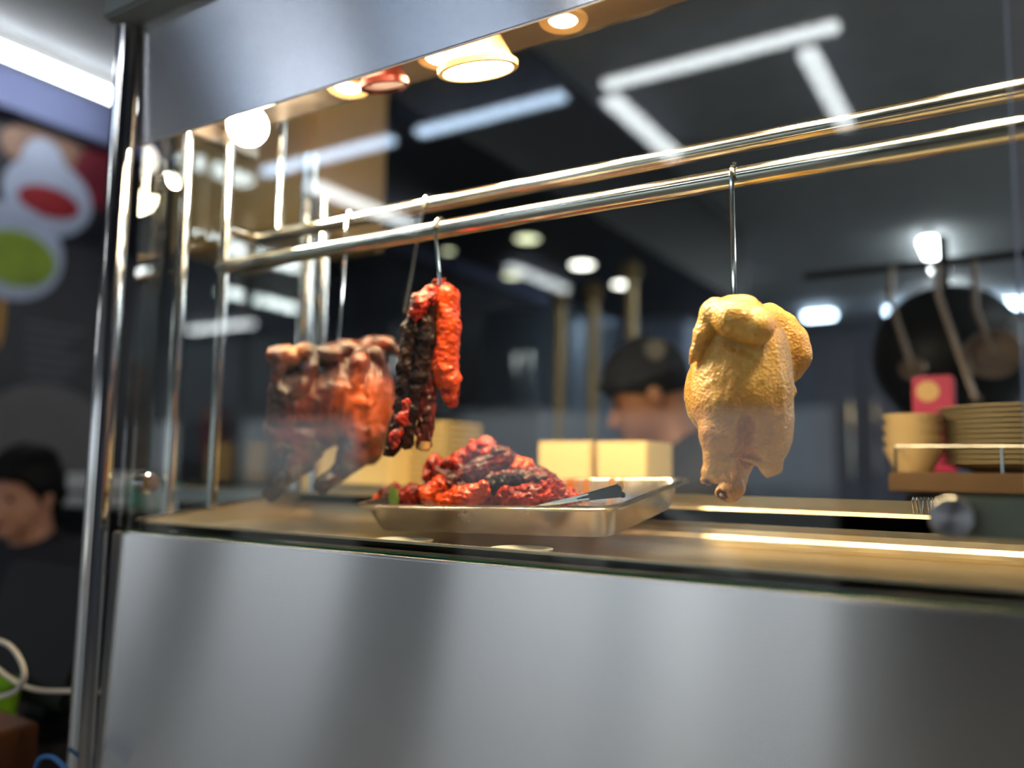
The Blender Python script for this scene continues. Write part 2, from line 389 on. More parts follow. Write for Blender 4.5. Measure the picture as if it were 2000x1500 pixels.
c = at(752, 172, Y=.86); heat_lamp((c.x, c.y, c.z), .036, .05, plain('copper_red', '#4a140c', .3, metal=.6), emit('red_lens', (1, .12, .04), .15), 'small copper red heat lamp behind the fascia edge', .6, (1, .25, .1))
c = at(484, 246, Y=.86)
t = thing('globe_bulb', 'glowing round white bulb under the canopy at the corner post end', 'bulb', (c.x, c.y, c.z))
MB().lathe([(.0001, -.032)] + [(.032*math.sin(math.radians(a)), -.032*math.cos(math.radians(a))) for a in range(15, 165, 15)] + [(.012, .034)], c, 32).build('globe', M_bulb, t, smooth='auto')
MB().tube([(c.x, c.y, c.z+.031), (c.x, c.y, LB)], .014, 16).build('socket', M_soffit, t)
gl = bpy.data.lights.new('bulb_glow', 'POINT'); gl.energy = 7; gl.color = (1, .80, .52); gl.shadow_soft_size = .034
go = bpy.data.objects.new('bulb_glow', gl); COL.objects.link(go); go.parent = t; go.location = (0, -.0, -.07)

# ------------------------------------------------------------------ soft shapes: distance fields turned into one closed mesh
class Field:
    def __init__(s, lo, hi, h):
        s.lo = np.array(lo, float); s.h = h
        s.n = np.ceil((np.array(hi)-s.lo)/h).astype(int)+1
        s.ax = [s.lo[i]+h*np.arange(s.n[i]) for i in range(3)]
        s.D = np.full(s.n, .05, np.float32)
    def _sub(s, lo, hi, pad):
        sl = []
        for i in range(3):
            a = int(max(0, math.floor((lo[i]-pad-s.lo[i])/s.h))); b = int(min(s.n[i], math.ceil((hi[i]+pad-s.lo[i])/s.h)+1))
            if b <= a: return None, None
            sl.append(slice(a, b))
        g = np.meshgrid(s.ax[0][sl[0]], s.ax[1][sl[1]], s.ax[2][sl[2]], indexing='ij', sparse=True)
        return tuple(sl), g
    def _merge(s, sl, d, k, sub=False):
        a = s.D[sl]; d = d.astype(np.float32)
        if sub:
            h = np.clip(.5-.5*(a+d)/k, 0, 1); s.D[sl] = a*(1-h)-d*h+k*h*(1-h)
        else:
            h = np.clip(.5+.5*(a-d)/k, 0, 1); s.D[sl] = a*(1-h)+d*h-k*h*(1-h)
    def ell(s, c, r, k=.01, sub=False, R=None):
        m = max(r); lo = [c[i]-(m if R is not None else r[i]) for i in range(3)]; hi = [c[i]+(m if R is not None else r[i]) for i in range(3)]
        sl, g = s._sub(lo, hi, k+3*s.h)
        if sl is None: return s
        x, y, z = g[0]-c[0], g[1]-c[1], g[2]-c[2]
        if R is not None:
            R = np.array(R.transposed()); x, y, z = R[0, 0]*x+R[0, 1]*y+R[0, 2]*z, R[1, 0]*x+R[1, 1]*y+R[1, 2]*z, R[2, 0]*x+R[2, 1]*y+R[2, 2]*z
        k0 = np.sqrt((x/r[0])**2+(y/r[1])**2+(z/r[2])**2)+1e-9; k1 = np.sqrt((x/r[0]**2)**2+(y/r[1]**2)**2+(z/r[2]**2)**2)+1e-9
        s._merge(sl, k0*(k0-1)/k1, k, sub); return s
    def cone(s, a, b, ra, rb, k=.01, sub=False, flat=None):
        a = np.array(a, float); b = np.array(b, float); m = max(ra, rb)
        sl, g = s._sub(np.minimum(a, b)-m, np.maximum(a, b)+m, k+3*s.h)
        if sl is None: return s
        ab = b-a; L2 = ab.dot(ab)+1e-12
        x, y, z = g[0]-a[0], g[1]-a[1], g[2]-a[2]
        t = np.clip((x*ab[0]+y*ab[1]+z*ab[2])/L2, 0, 1)
        dx, dy, dz = x-t*ab[0], y-t*ab[1], z-t*ab[2]
        if flat is not None: dx, dy, dz = dx/flat[0], dy/flat[1], dz/flat[2]
        d = (np.sqrt(dx*dx+dy*dy+dz*dz)-(ra+(rb-ra)*t))*(min(flat) if flat is not None else 1)
        s._merge(sl, d, k, sub); return s
    def chain(s, pts, rs, k=.01, sub=False, flat=None):
        for i in range(len(pts)-1): s.cone(pts[i], pts[i+1], rs[i], rs[i+1], k, sub, flat)
        return s
    def slab(s, axis, val, keep_above=True):   # cut away one side of a plane
        sh = [1, 1, 1]; sh[axis] = -1; d = (val-s.ax[axis]).reshape(sh).astype(np.float32)
        if not keep_above: d = -d
        s.D = np.maximum(s.D, d); return s
    def rough(s, amp, freq, seed=0, octaves=2):
        rg = np.random.RandomState(seed); g = np.meshgrid(*s.ax, indexing='ij', sparse=True)
        for o in range(octaves):
            f = freq*(2.1**o); A = rg.normal(size=(4, 3)); A /= np.linalg.norm(A, axis=1)[:, None]; ph = rg.uniform(0, 6, 4)
            n = 0
            for q in range(4): n = n+np.sin(f*(A[q, 0]*g[0]+A[q, 1]*g[1]+A[q, 2]*g[2])+ph[q]+(1.4*np.sin(n) if q else 0))
            s.D += (amp/(1.8**o)*n/2).astype(np.float32)
        return s
    def mesh(s, name, mat, parent=None, loc=None, rz=0):
        D = s.D; n = D.shape; S = D < 0
        for ax in range(3):
            ix = [slice(None)]*3; ix[ax] = [0, -1]; S[tuple(ix)] = False
        D = np.where(S, np.minimum(D, -1e-6), np.maximum(D, 1e-6))
        cnt = np.zeros((n[0]-1, n[1]-1, n[2]-1), np.uint8)
        offs = [(i, j, k) for i in (0, 1) for j in (0, 1) for k in (0, 1)]
        for i, j, k in offs: cnt += S[i:n[0]-1+i, j:n[1]-1+j, k:n[2]-1+k]
        I = np.nonzero((cnt > 0) & (cnt < 8)); nv = len(I[0])
        idx = np.full(cnt.shape, -1, np.int64); idx[I] = np.arange(nv)
        C = {o: D[I[0]+o[0], I[1]+o[1], I[2]+o[2]] for o in offs}
        P = np.zeros((nv, 3)); W = np.zeros(nv)
        for o in offs:
            for ax in range(3):
                if o[ax]: continue
                q = list(o); q[ax] = 1; a, b = C[o], C[tuple(q)]
                m = (a < 0) != (b < 0); t = np.where(m, a/np.where(m, a-b, 1), 0)
                for e in range(3): P[:, e] += m*(o[e]+(t if e == ax else 0))
                W += m
        P = (P/W[:, None]+np.stack(I, 1))*s.h+s.lo
        F = []
        for ax in range(3):
            a1, a2 = (ax+1) % 3, (ax+2) % 3
            sa = [slice(None)]*3; sb = [slice(None)]*3; sa[ax] = slice(0, -1); sb[ax] = slice(1, None)
            A, B = S[tuple(sa)], S[tuple(sb)]; E = np.nonzero(A != B); E = np.stack(E, 1)
            ok = (E[:, a1] > 0) & (E[:, a2] > 0) & (E[:, a1] < n[a1]-1) & (E[:, a2] < n[a2]-1); E = E[ok]
            inn = A[E[:, 0], E[:, 1], E[:, 2]]
            def ci(d1, d2):
                q = E.copy(); q[:, a1] += d1; q[:, a2] += d2; return idx[q[:, 0], q[:, 1], q[:, 2]]
            quad = np.stack([ci(-1, -1), ci(0, -1), ci(0, 0), ci(-1, 0)], 1)
            quad[~inn] = quad[~inn][:, ::-1]; F.append(quad)
        F = np.concatenate(F)
        me = bpy.data.meshes.new(name); me.vertices.add(nv); me.vertices.foreach_set('co', P.astype(np.float32).ravel())
        me.loops.add(F.size); me.loops.foreach_set('vertex_index', F.ravel().astype(np.int32))
        me.polygons.add(len(F)); me.polygons.foreach_set('loop_start', np.arange(0, F.size, 4, dtype=np.int32))
        me.update(calc_edges=True); me.validate(); me.shade_smooth(); me.materials.append(mat)
        o = bpy.data.objects.new(name, me); link(o, parent)
        if loc is not None: o.location = loc
        o.rotation_euler = (0, 0, rz); return o
class Frame:                                 # a turned frame standing at depth Y, square to the line of sight, for organic outlines
    def __init__(s, u0, v0, Y):
        s.u0, s.v0 = u0, v0; s.o = at(u0, v0, Y=Y); r = ray(u0, v0)
        s.rz = math.atan2(-r.x, r.y); t = Y/r.y; th = math.atan(math.hypot((u0-1000)/FPX, 0))
        s.sz = t/FPX; s.sx = t/FPX*math.cos(th)
    def __call__(s, u, v, w=0): return ((u-s.u0)*s.sx, -w*s.sz, (s.v0-v)*s.sz)
    def q(s, px): return px*s.sz
def S_hook(name, top, bottom, r, label, group, rail_r=.0125):
    """wire hook: loop over a rail at top, straight shank, point at bottom"""
    top, bottom = Vector(top), Vector(bottom); R = rail_r+r*1.1
    d = (bottom-top); d.normalize(); pts = []
    for a in range(200, -1, -20):
        an = math.radians(a); pts.append(top+Vector((0, -math.cos(an)*R, math.sin(an)*R)))
    side = top+Vector((0, -R, 0)); pts += [side+(bottom-side)*f for f in (.12, .3, .6, .9, 1)]
    t = thing(name, label, 'hook', tuple(top), 0, group)
    n = len(pts); rs = [r]*(n-1)+[r*.55]
    MB().tube(pts, rs, 8).build('wire', M_pol, t, smooth='auto'); return t

# ------------------------------------------------------------------ poached chicken on its hook
def skin_chicken():
    m = Mt('poached_chicken_skin')
    F = Frame(1450, 780, .90)
    big = m.noise(22, 4, .6); base = m.ramp(big, [(.3, lin('#c48d3c')), (.5, lin('#d8a54c')), (.72, lin('#e6b963'))])
    pk = m.n('ShaderNodeMath', operation='MULTIPLY'); m.l(m.ball(F(1408, 850, 60), .040, .022), pk.inputs[0]); m.l(m.noise(90, 3, .6), pk.inputs[1])
    base = m.mix(pk.outputs[0], base, lin('#a8705e'))
    pk2 = m.n('ShaderNodeMath', operation='MULTIPLY'); m.l(m.ball(F(1398, 965, 0), .026, .012), pk2.inputs[0]); m.l(m.noise(60, 3, .6), pk2.inputs[1])
    base = m.mix(pk2.outputs[0], base, lin('#9a6a45'))
    vo = m.n('ShaderNodeTexVoronoi'); vo.inputs['Scale'].default_value = 330; m.l(m.coord(), vo.inputs['Vector'])
    spot = m.ramp(vo.outputs['Distance'], [(.0, (1, 1, 1, 1)), (.35, (0, 0, 0, 1))])
    base = m.mix(m.mix(.25, (0, 0, 0, 1), spot), base, lin('#f0d9a6'))
    b1 = m.bump(vo.outputs['Distance'], .8, .0013); b2 = m.bump(m.noise(130, 5, .65), .35, .0014, b1)
    m.set(base=base, rough=.40, spec=.5, coat=.5, coatr=.2, sss=.25, ssss=.006, sssr=(1, .5, .2), normal=b2, coatn=b2); return m.m
def chicken():
    F = Frame(1450, 780, .90); q = F.q; h = .0014
    t = thing('poached_chicken', 'pale yellow poached whole chicken hanging on a long wire hook', 'chicken', tuple(F.o), F.rz)
    f = Field(F(1310, 1005, 130), F(1610, 570, -130), h) if False else Field((-.085, -.075, -.13), (.095, .08, .125), h)
    # trunk: shoulder, breast, back, rump
    f.ell(F(1447, 715, 10), (q(95), q(88), q(122)), .01)
    f.ell(F(1458, 772, 12), (q(86), q(90), q(100)), .012)
    f.ell(F(1490, 830, 10), (q(56), q(66), q(82)), .012)
    f.ell(F(1440, 640, 10), (q(60), q(62), q(52)), .012)
    # far hip and thigh on the left
    f.ell(F(1377, 765, -28), (q(44), q(50), q(78)), .004)
    # near thigh and drumstick
    f.ell(F(1418, 785, 46), (q(66), q(56), q(78)), .02)
    f.chain([F(1421, 800, 56), F(1411, 850, 60), F(1404, 890, 56), F(1400, 915, 54)], [q(54), q(43), q(28), q(26)], .006)
    f.ell(F(1424, 902, 70), (q(16), q(14), q(17)), .004); f.ell(F(1394, 924, 54), (q(24), q(22), q(18)), .004)
    f.cone(F(1396, 924, 56), F(1376, 938, 54), q(15), q(9), .003)
    f.cone(F(1412, 922, 64), F(1421, 938, 62), q(14), q(7), .003)
    # far drumstick
    f.chain([F(1445, 850, -20), F(1442, 900, -14), F(1432, 935, -6), F(1424, 958, -2)], [q(40), q(27), q(22), q(24)], .004)
    f.ell(F(1415, 962, 0), (q(20), q(20), q(15)), .003); f.ell(F(1440, 955, 4), (q(14), q(16), q(15)), .003)
    f.cone(F(1412, 962, 6), F(1406, 966, 14), q(9), q(10), .001, True)
    # rump end: tail flap with two points
    f.cone(F(1500, 880, 30), F(1500, 908, 34), q(30), q(20), .006, flat=(1, .6, 1))
    f.cone(F(1492, 905, 34), F(1494, 928, 36), q(14), q(3), .003, flat=(1, .7, 1)); f.cone(F(1508, 900, 34), F(1518, 916, 36), q(14), q(4), .004, flat=(1, .7, 1))
    # cleft between thigh and rump, body opening
    f.cone(F(1453, 838, 84), F(1450, 890, 66), q(15), q(17), .004, True); f.cone(F(1458, 812, 104), F(1453, 838, 84), q(4), q(14), .005, True)
    f.ell(F(1464, 900, 40), (q(22), q(40), q(14)), .003, True)
    f.cone(F(1452, 893, 30), F(1485, 905, 40), q(6), q(5), .003); f.cone(F(1470, 882, 52), F(1482, 900, 50), q(5), q(4), .002, True)
    # crease between far hip and back
    f.chain([F(1358, 730, 30), F(1360, 780, 38), F(1372, 830, 36)], [q(4), q(5), q(4)], .003, True)
    # near wing folded over the back: shoulder cap, fore part, drooping tip
    f.ell(F(1442, 622, 56), (q(52), q(36), q(38)), .008)
    f.chain([F(1400, 622, 76), F(1438, 638, 94), F(1474, 655, 98)], [q(29), q(37), q(33)], .005)
    f.ell(F(1482, 652, 96), (q(26), q(24), q(34)), .006)
    f.chain([F(1394, 622, 72), F(1378, 660, 76), F(1364, 695, 70), F(1351, 716, 62)], [q(24), q(19), q(13), q(4)], .003)
    f.chain([F(1402, 667, 92), F(1436, 688, 98), F(1472, 702, 98)], [q(6), q(9), q(9)], .003, True)
    f.chain([F(1502, 628, 52), F(1524, 690, 40), F(1538, 750, 14)], [q(5), q(7), q(6)], .003, True)
    f.chain([F(1408, 655, 92), F(1388, 690, 84), F(1370, 722, 70)], [q(3), q(4), q(3)], .002, True)
    # far wing standing off on the right
    f.chain([F(1478, 618, -36), F(1505, 612, -40), F(1532, 634, -44), F(1550, 664, -44), F(1556, 695, -42), F(1546, 728, -38)], [q(24), q(22), q(26), q(27), q(25), q(17)], .014)
    f.ell(F(1547, 762, -30), (q(10), q(9), q(14)), .004)
    f.cone(F(1532, 770, -26), F(1540, 735, -36), q(12), q(8), .004)
    f.rough(.0005, 170, 3, 3)
    f.mesh('body', skin_chicken(), t)
    bone = MB(); bone.lathe([(.0001, 0), (q(9), q(1)), (q(11), q(5)), (q(8), q(9)), (.0001, q(9))], (0, 0, 0), 14)
    o = bone.build('leg_bone', plain('cooked_bone', '#5b3826', .5, var=.3, scale=200), t, smooth='auto', local=True); o.location = F(1412, 971, 10); o.rotation_euler = (math.radians(15), math.radians(10), 0)
    o2 = o.copy(); COL.objects.link(o2); o2.location = F(1378, 942, 58); o2.rotation_euler = (math.radians(20), math.radians(50), 0)
    # hook
    top = at(1437, 343, Y=.90); S_hook('meat_hook', (top.x, .90, CZ+.332), tuple(F.o + Matrix.Rotation(F.rz, 3, 'Z') @ Vector(F(1437, 597, 34))), .0027, 'long straight wire hook that carries the pale poached chicken', 'wire hooks on the rails')
chicken()

# ------------------------------------------------------------------ lacquered roast duck
def skin_duck():
    m = Mt('lacquered_duck_skin'); F = Frame(650, 790, .95)
    big = m.noise(16, 5, .65, dist=.6)
    base = m.ramp(big, [(.32, lin('#140602')), (.45, lin('#3c1206')), (.56, lin('#6a2608')), (.72, lin('#9a480f'))])
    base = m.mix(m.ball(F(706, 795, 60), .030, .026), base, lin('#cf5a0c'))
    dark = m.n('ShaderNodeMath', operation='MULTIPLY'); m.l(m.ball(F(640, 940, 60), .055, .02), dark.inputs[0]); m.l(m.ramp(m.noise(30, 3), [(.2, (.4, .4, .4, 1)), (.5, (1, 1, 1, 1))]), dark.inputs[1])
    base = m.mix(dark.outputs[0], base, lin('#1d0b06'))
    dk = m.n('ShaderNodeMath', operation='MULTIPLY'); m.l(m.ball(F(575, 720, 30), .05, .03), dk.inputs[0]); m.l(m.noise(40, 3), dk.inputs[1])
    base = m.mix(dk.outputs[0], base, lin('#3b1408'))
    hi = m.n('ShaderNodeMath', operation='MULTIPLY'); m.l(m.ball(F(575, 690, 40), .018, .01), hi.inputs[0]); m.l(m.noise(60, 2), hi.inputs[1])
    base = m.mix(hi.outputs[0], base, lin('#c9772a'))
    b1 = m.bump(m.noise(70, 5, .65, m.coord((2.2, 1.6, .6))), .8, .004); b2 = m.bump(m.noise(260, 4), .45, .0016, b1)
    m.set(base=base, rough=.34, spec=.35, coat=.8, coatr=.05, normal=b2, coatn=b1, sss=.04, ssss=.004); return m.m
def duck():
    F = Frame(650, 790, .95); q = F.q
    t = thing('roast_duck', 'glossy brown lacquered roast duck hanging beside the pork strips', 'roast duck', tuple(F.o), F.rz)
    f = Field((-.125, -.09, -.14), (.125, .08, .125), .0017)
    f.ell(F(688, 775, 0), (q(78), q(72), q(92)), .014); f.ell(F(712, 830, 0), (q(52), q(60), q(72)), .014)
    f.ell(F(622, 800, 0), (q(84), q(62), q(78)), .016); f.ell(F(580, 780, -6), (q(56), q(50), q(60)), .014); f.ell(F(575, 835, 0), (q(54), q(46), q(60)), .014)
    # shoulders, neck stump and folded wings on top
    f.ell(F(556, 706, 24), (q(38), q(34), q(24)), .005); f.ell(F(594, 694, 28), (q(24), q(28), q(20)), .005)
    f.ell(F(640, 698, 24), (q(34), q(38), q(24)), .006); f.ell(F(674, 684, 20), (q(30), q(34), q(20)), .006)
    f.chain([F(612, 690, 42), F(610, 725, 52), F(592, 762, 54), F(574, 778, 50)], [q(10), q(13), q(12), q(7)], .003)
    f.chain([F(548, 724, 40), F(540, 748, 36), F(556, 772, 40)], [q(14), q(12), q(8)], .003)
    f.chain([F(700, 680, 36), F(698, 712, 62), F(690, 752, 70)], [q(6), q(17), q(10)], .006)
    f.chain([F(690, 688, 0), F(724, 664, -4), F(756, 664, -8), F(786, 686, -10)], [q(18), q(13), q(13), q(12)], .005)
    f.chain([F(742, 716, 6), F(760, 760, 4), F(768, 800, 2), F(757, 842, 0)], [q(16), q(11), q(9), q(8)], .003)
    f.cone(F(728, 692, 30), F(744, 720, 24), q(18), q(14), .006)
    # grooves under the wings and folds of skin
    f.chain([F(545, 728, 70), F(600, 742, 74), F(660, 722, 84), F(690, 700, 80)], [q(7), q(9), q(8), q(6)], .005, True)
    f.chain([F(622, 770, 78), F(602, 790, 70)], [q(7), q(5)], .005, True)
    f.chain([F(750, 770, 52), F(752, 830, 44)], [q(9), q(11)], .005, True)
    for a, b in (((660, 745), (640, 830)), ((715, 730), (722, 840)), ((735, 745), (738, 820)), ((675, 760), (668, 850))): f.cone(F(*a, 76), F(*b, 70), q(1.5), q(2.5), .010)
    # legs
    f.chain([F(708, 855, 24), F(690, 890, 36), F(668, 920, 38), F(642, 942, 38)], [q(42), q(29), q(17), q(15)], .006, )
    f.chain([F(604, 860, 10), F(590, 900, 14), F(566, 935, 14), F(545, 958, 14)], [q(46), q(28), q(15), q(13)], .006)
    f.ell(F(724, 878, 6), (q(24), q(30), q(30)), .01)
    f.rough(.0014, 110, 8, 3)
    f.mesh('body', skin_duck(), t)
    M_char = plain('charred_bone', '#170d09', .4, var=.4, scale=150, bump=.3)
    R = Matrix.Rotation(math.radians(40), 4, 'Y')
    for u, v, ww in ((640, 942, 38), (545, 958, 14)):
        p = F(u, v, ww); b = MB(); b.box(-q(15), -q(14), -q(20), q(15), q(14), q(16), R)
        o = b.build('leg_end', M_char, t, bevel=q(4), local=True); o.location = p
    p = F.o + Matrix.Rotation(F.rz, 3, 'Z') @ Vector(F(655, 690, 20)); pt_ = at(690, 470, Y=.97)
    S_hook('meat_hook', (pt_.x, .97, CZ+.400), tuple(p), .0026, 'wire hook that carries the brown roast duck', 'wire hooks on the rails', .0120)
duck()

# ------------------------------------------------------------------ barbecued pork
def glaze(name, kind, seed=0):
    m = Mt(name); v = m.coord(); mp = v.node; mp.inputs['Location'].default_value = (seed*1.7, seed*.9, seed*.4)
    big = m.noise(38, 5, .7, v, .8); fine = m.noise(240, 4, .7, v)
    if kind == 'orange': st = [(.27, lin('#5e1205')), (.40, lin('#c23508')), (.56, lin('#e24c08')), (.76, lin('#f07414'))]
    elif kind == 'black': st = [(.3, lin('#090505')), (.5, lin('#1c0d0b')), (.62, lin('#2c1210')), (.75, lin('#5e1a12'))]
    elif kind == 'dark': st = [(.3, lin('#190706')), (.46, lin('#3f0f0b')), (.60, lin('#741a10')), (.75, lin('#b33512'))]
    else: st = [(.28, lin('#2a0706')), (.42, lin('#6a0f08')), (.56, lin('#a8200a')), (.72, lin('#e2480c'))]
    base = m.ramp(big, st); sp = m.ramp(fine, [(.34, (1, 1, 1, 1)), (.44, (0, 0, 0, 1))])
    base = m.mix(m.mix(.55 if kind != 'orange' else .15, (0, 0, 0, 1), sp), base, lin('#240806'))
    b1 = m.bump(m.noise(75, 4, .65, v), .6 if kind != 'orange' else .4, .004); b2 = m.bump(m.noise(380, 3, .7, v), .35 if kind != 'orange' else .15, .0014, b1)
    m.set(base=base, rough=.45 if kind != 'black' else .6, spec=.08 if kind == 'black' else .2, coat={'black': .18, 'orange': .6}.get(kind, .38), coatr=.05, normal=b2, coatn=b1, sss=.02, ssss=.003, sssr=(1, .25, .1)); return m.m
G = {k: [glaze('pork_glaze_%s_%d' % (k, i), k, i*3+1) for i in range(2)] for k in ('orange', 'black', 'dark', 'red')}
M_bone = plain('pale_rib_bone', '#c8985a', .5, var=.2, scale=120, bump=.2)
def pork_hung():
    F = Frame(840, 720, .90); q = F.q
    t = thing('barbecued_pork_slab', 'dark red and orange glazed pork strips hanging together on one hook', 'barbecued pork', tuple(F.o), F.rz)
    def strip(pts, rs, kind, i, flat=(1, .8, 1), amp=.0014, lumps=0):
        P = [F(*p) for p in pts]; R = [q(r) for r in rs]; lo = np.min(P, 0)-max(R)*1.3-.004; hi = np.max(P, 0)+max(R)*1.3+.004
        f = Field(lo, hi, .0013); f.chain(P, R, .004, flat=flat)
        rg = random.Random(i*7+3)
        for _ in range(lumps):
            a = rg.randrange(len(P)-1); tt = rg.random(); c = [P[a][e]*(1-tt)+P[a+1][e]*tt for e in range(3)]; r0 = R[a]*(1-tt)+R[a+1]*tt
            f.ell((c[0]+rg.uniform(-.6, .6)*r0, c[1]-rg.uniform(.3, .8)*r0, c[2]), (r0*rg.uniform(.2, .35), r0*.25, r0*rg.uniform(.2, .5)), .004)
        f.rough(amp, 260, i, 2).rough(amp*.5, 900, i+50, 1); return f.mesh('pork_strip', G[kind][i % 2], t)
    strip([(846, 572, 10), (818, 596, 16), (801, 650, 14), (796, 720, 10), (792, 790, 8), (782, 845, 6), (768, 882, 4)], [17, 19, 18, 18, 18, 20, 14], 'black', 1, lumps=3, amp=.0010)
    strip([(834, 600, 20), (830, 660, 22), (818, 740, 20), (806, 810, 16), (796, 862, 14)], [18, 18, 16, 15, 15], 'black', 2, lumps=2, amp=.0010)
    strip([(838, 578, 22), (818, 600, 30), (806, 618, 30)], [18, 19, 12], 'red', 3, lumps=6)
    strip([(848, 640, 6), (841, 720, 10), (836, 790, 12), (832, 862, 12)], [14, 14, 15, 16], 'dark', 4, lumps=10)
    strip([(776, 868, 24), (790, 825, 22), (800, 790, 24)], [11, 12, 8], 'red', 5, lumps=4)
    strip([(853, 566, 4), (868, 580, 14), (873, 640, 18), (868, 720, 18), (870, 745, 16)], [16, 24, 24, 24, 19], 'orange', 6, amp=.0009, lumps=5)
    strip([(866, 700, 26), (880, 742, 24), (879, 772, 16)], [12, 18, 15], 'orange', 8, amp=.001, lumps=5)
    strip([(840, 562, 4), (856, 553, 6), (874, 568, 8), (882, 590, 4)], [10, 10, 12, 9], 'red', 9, lumps=5)
    strip([(880, 765, 16), (882, 782, 12)], [17, 13], 'red', 11)
    MB().lathe([(.0001, -q(8)), (q(9), -q(8)), (q(12), -q(4)), (q(12), q(10)), (.0001, q(10))], Vector(F.o) + Matrix.Rotation(F.rz, 3, 'Z') @ Vector(F(833, 873, 14)), 16).build('rib_bone', M_bone, t, smooth='auto')
    p = F.o + Matrix.Rotation(F.rz, 3, 'Z') @ Vector(F(857, 572, 22)); tp = at(862, 440, Y=.90)
    S_hook('meat_hook', (tp.x, .90, CZ+.332), tuple(p), .0024, 'wire hook that carries the glazed pork strips', 'wire hooks on the rails')
pork_hung()

# ------------------------------------------------------------------ tilted steel tray with the pile of pork
TRW, TRL, TRD = .40, .255, .042
tray = thing('meat_tray', 'rectangular stainless steel tray tilted towards the glass holding the pork pile', 'tray', (0, 0, 0))
a0 = at(690, 985, Y=.855); a1 = at(1200, 990, Y=.855); a2 = at(1390, 931, Y=1.10)
ex = (a1-a0).normalized(); ey = (a2-a1); ey = (ey-ex*ey.dot(ex)).normalized(); ez = ex.cross(ey)
TRW = (a1-a0).length; TRL = (a2-a1).dot(ey)
TM = Matrix(((ex.x, ey.x, ez.x, a0.x), (ex.y, ey.y, ez.y, a0.y), (ex.z, ey.z, ez.z, a0.z), (0, 0, 0, 1)))
tray.matrix_world = TM
def tray_rings():
    def ring(inset, z, rad, n=6):
        pts = []
        for cx, cy, a in ((TRW-inset-rad, TRL-inset-rad, 0), (inset+rad, TRL-inset-rad, 90), (inset+rad, inset+rad, 180), (TRW-inset-rad, inset+rad, 270)):
            for k in range(n+1):
                an = math.radians(a+90*k/n); pts.append((cx+rad*math.cos(an), cy+rad*math.sin(an), z))
        return pts
    b = MB(); rs = [ring(-.006, -.005, .03), ring(-.007, -.002, .03), ring(-.004, .0, .028), ring(.004, .0, .026), ring(.007, -.003, .024), ring(.016, -TRD*.75, .022), ring(.021, -TRD*.94, .02), ring(.032, -TRD, .02)]
    V = [[b.bm.verts.new(p) for p in r] for r in rs]
    for A, B in zip(V, V[1:]):
        n = len(A)
        for k in range(n): b.bm.faces.new((A[k], A[(k+1) % n], B[(k+1) % n], B[k]))
    b.bm.faces.new(V[-1]); bmesh.ops.solidify(b.bm, geom=b.bm.faces[:], thickness=.001); return b
def pan_mat():
    m = Mt('sauce_stained_pan_steel'); f = m.noise(30, 3); v = m.coord((60, 6, 6)); dr = m.noise(1.0, 3, .6, v)
    tc = m.n('ShaderNodeTexCoord'); sp = m.n('ShaderNodeSeparateXYZ'); m.l(tc.outputs['Object'], sp.inputs[0])
    back = m.n('ShaderNodeMapRange'); back.inputs[1].default_value = TRL-.028; back.inputs[2].default_value = TRL-.012; m.l(sp.outputs['Y'], back.inputs[0])
    side = m.n('ShaderNodeMapRange'); side.inputs[1].default_value = .33; side.inputs[2].default_value = .27; m.l(sp.outputs['X'], side.inputs[0])
    k = m.n('ShaderNodeMath', operation='MULTIPLY'); m.l(back.outputs[0], k.inputs[0]); m.l(side.outputs[0], k.inputs[1])
    st = m.ramp(dr, [(.48, (0, 0, 0, 1)), (.58, (1, 1, 1, 1))]); k2 = m.n('ShaderNodeMath', operation='MULTIPLY'); m.l(k.outputs[0], k2.inputs[0]); m.l(st, k2.inputs[1])
    inv = m.n('ShaderNodeMath', operation='SUBTRACT'); inv.inputs[0].default_value = 1; m.l(k2.outputs[0], inv.inputs[1])
    m.set(base=m.mix(k2.outputs[0], (.74, .71, .66, 1), lin('#c8741c')), metal=inv.outputs[0], rough=m.ramp(f, [(.3, (.14,)*3+(1,)), (.7, (.28,)*3+(1,))])); return m.m
o = tray_rings().build('pan', pan_mat(), tray, smooth='auto', local=True)
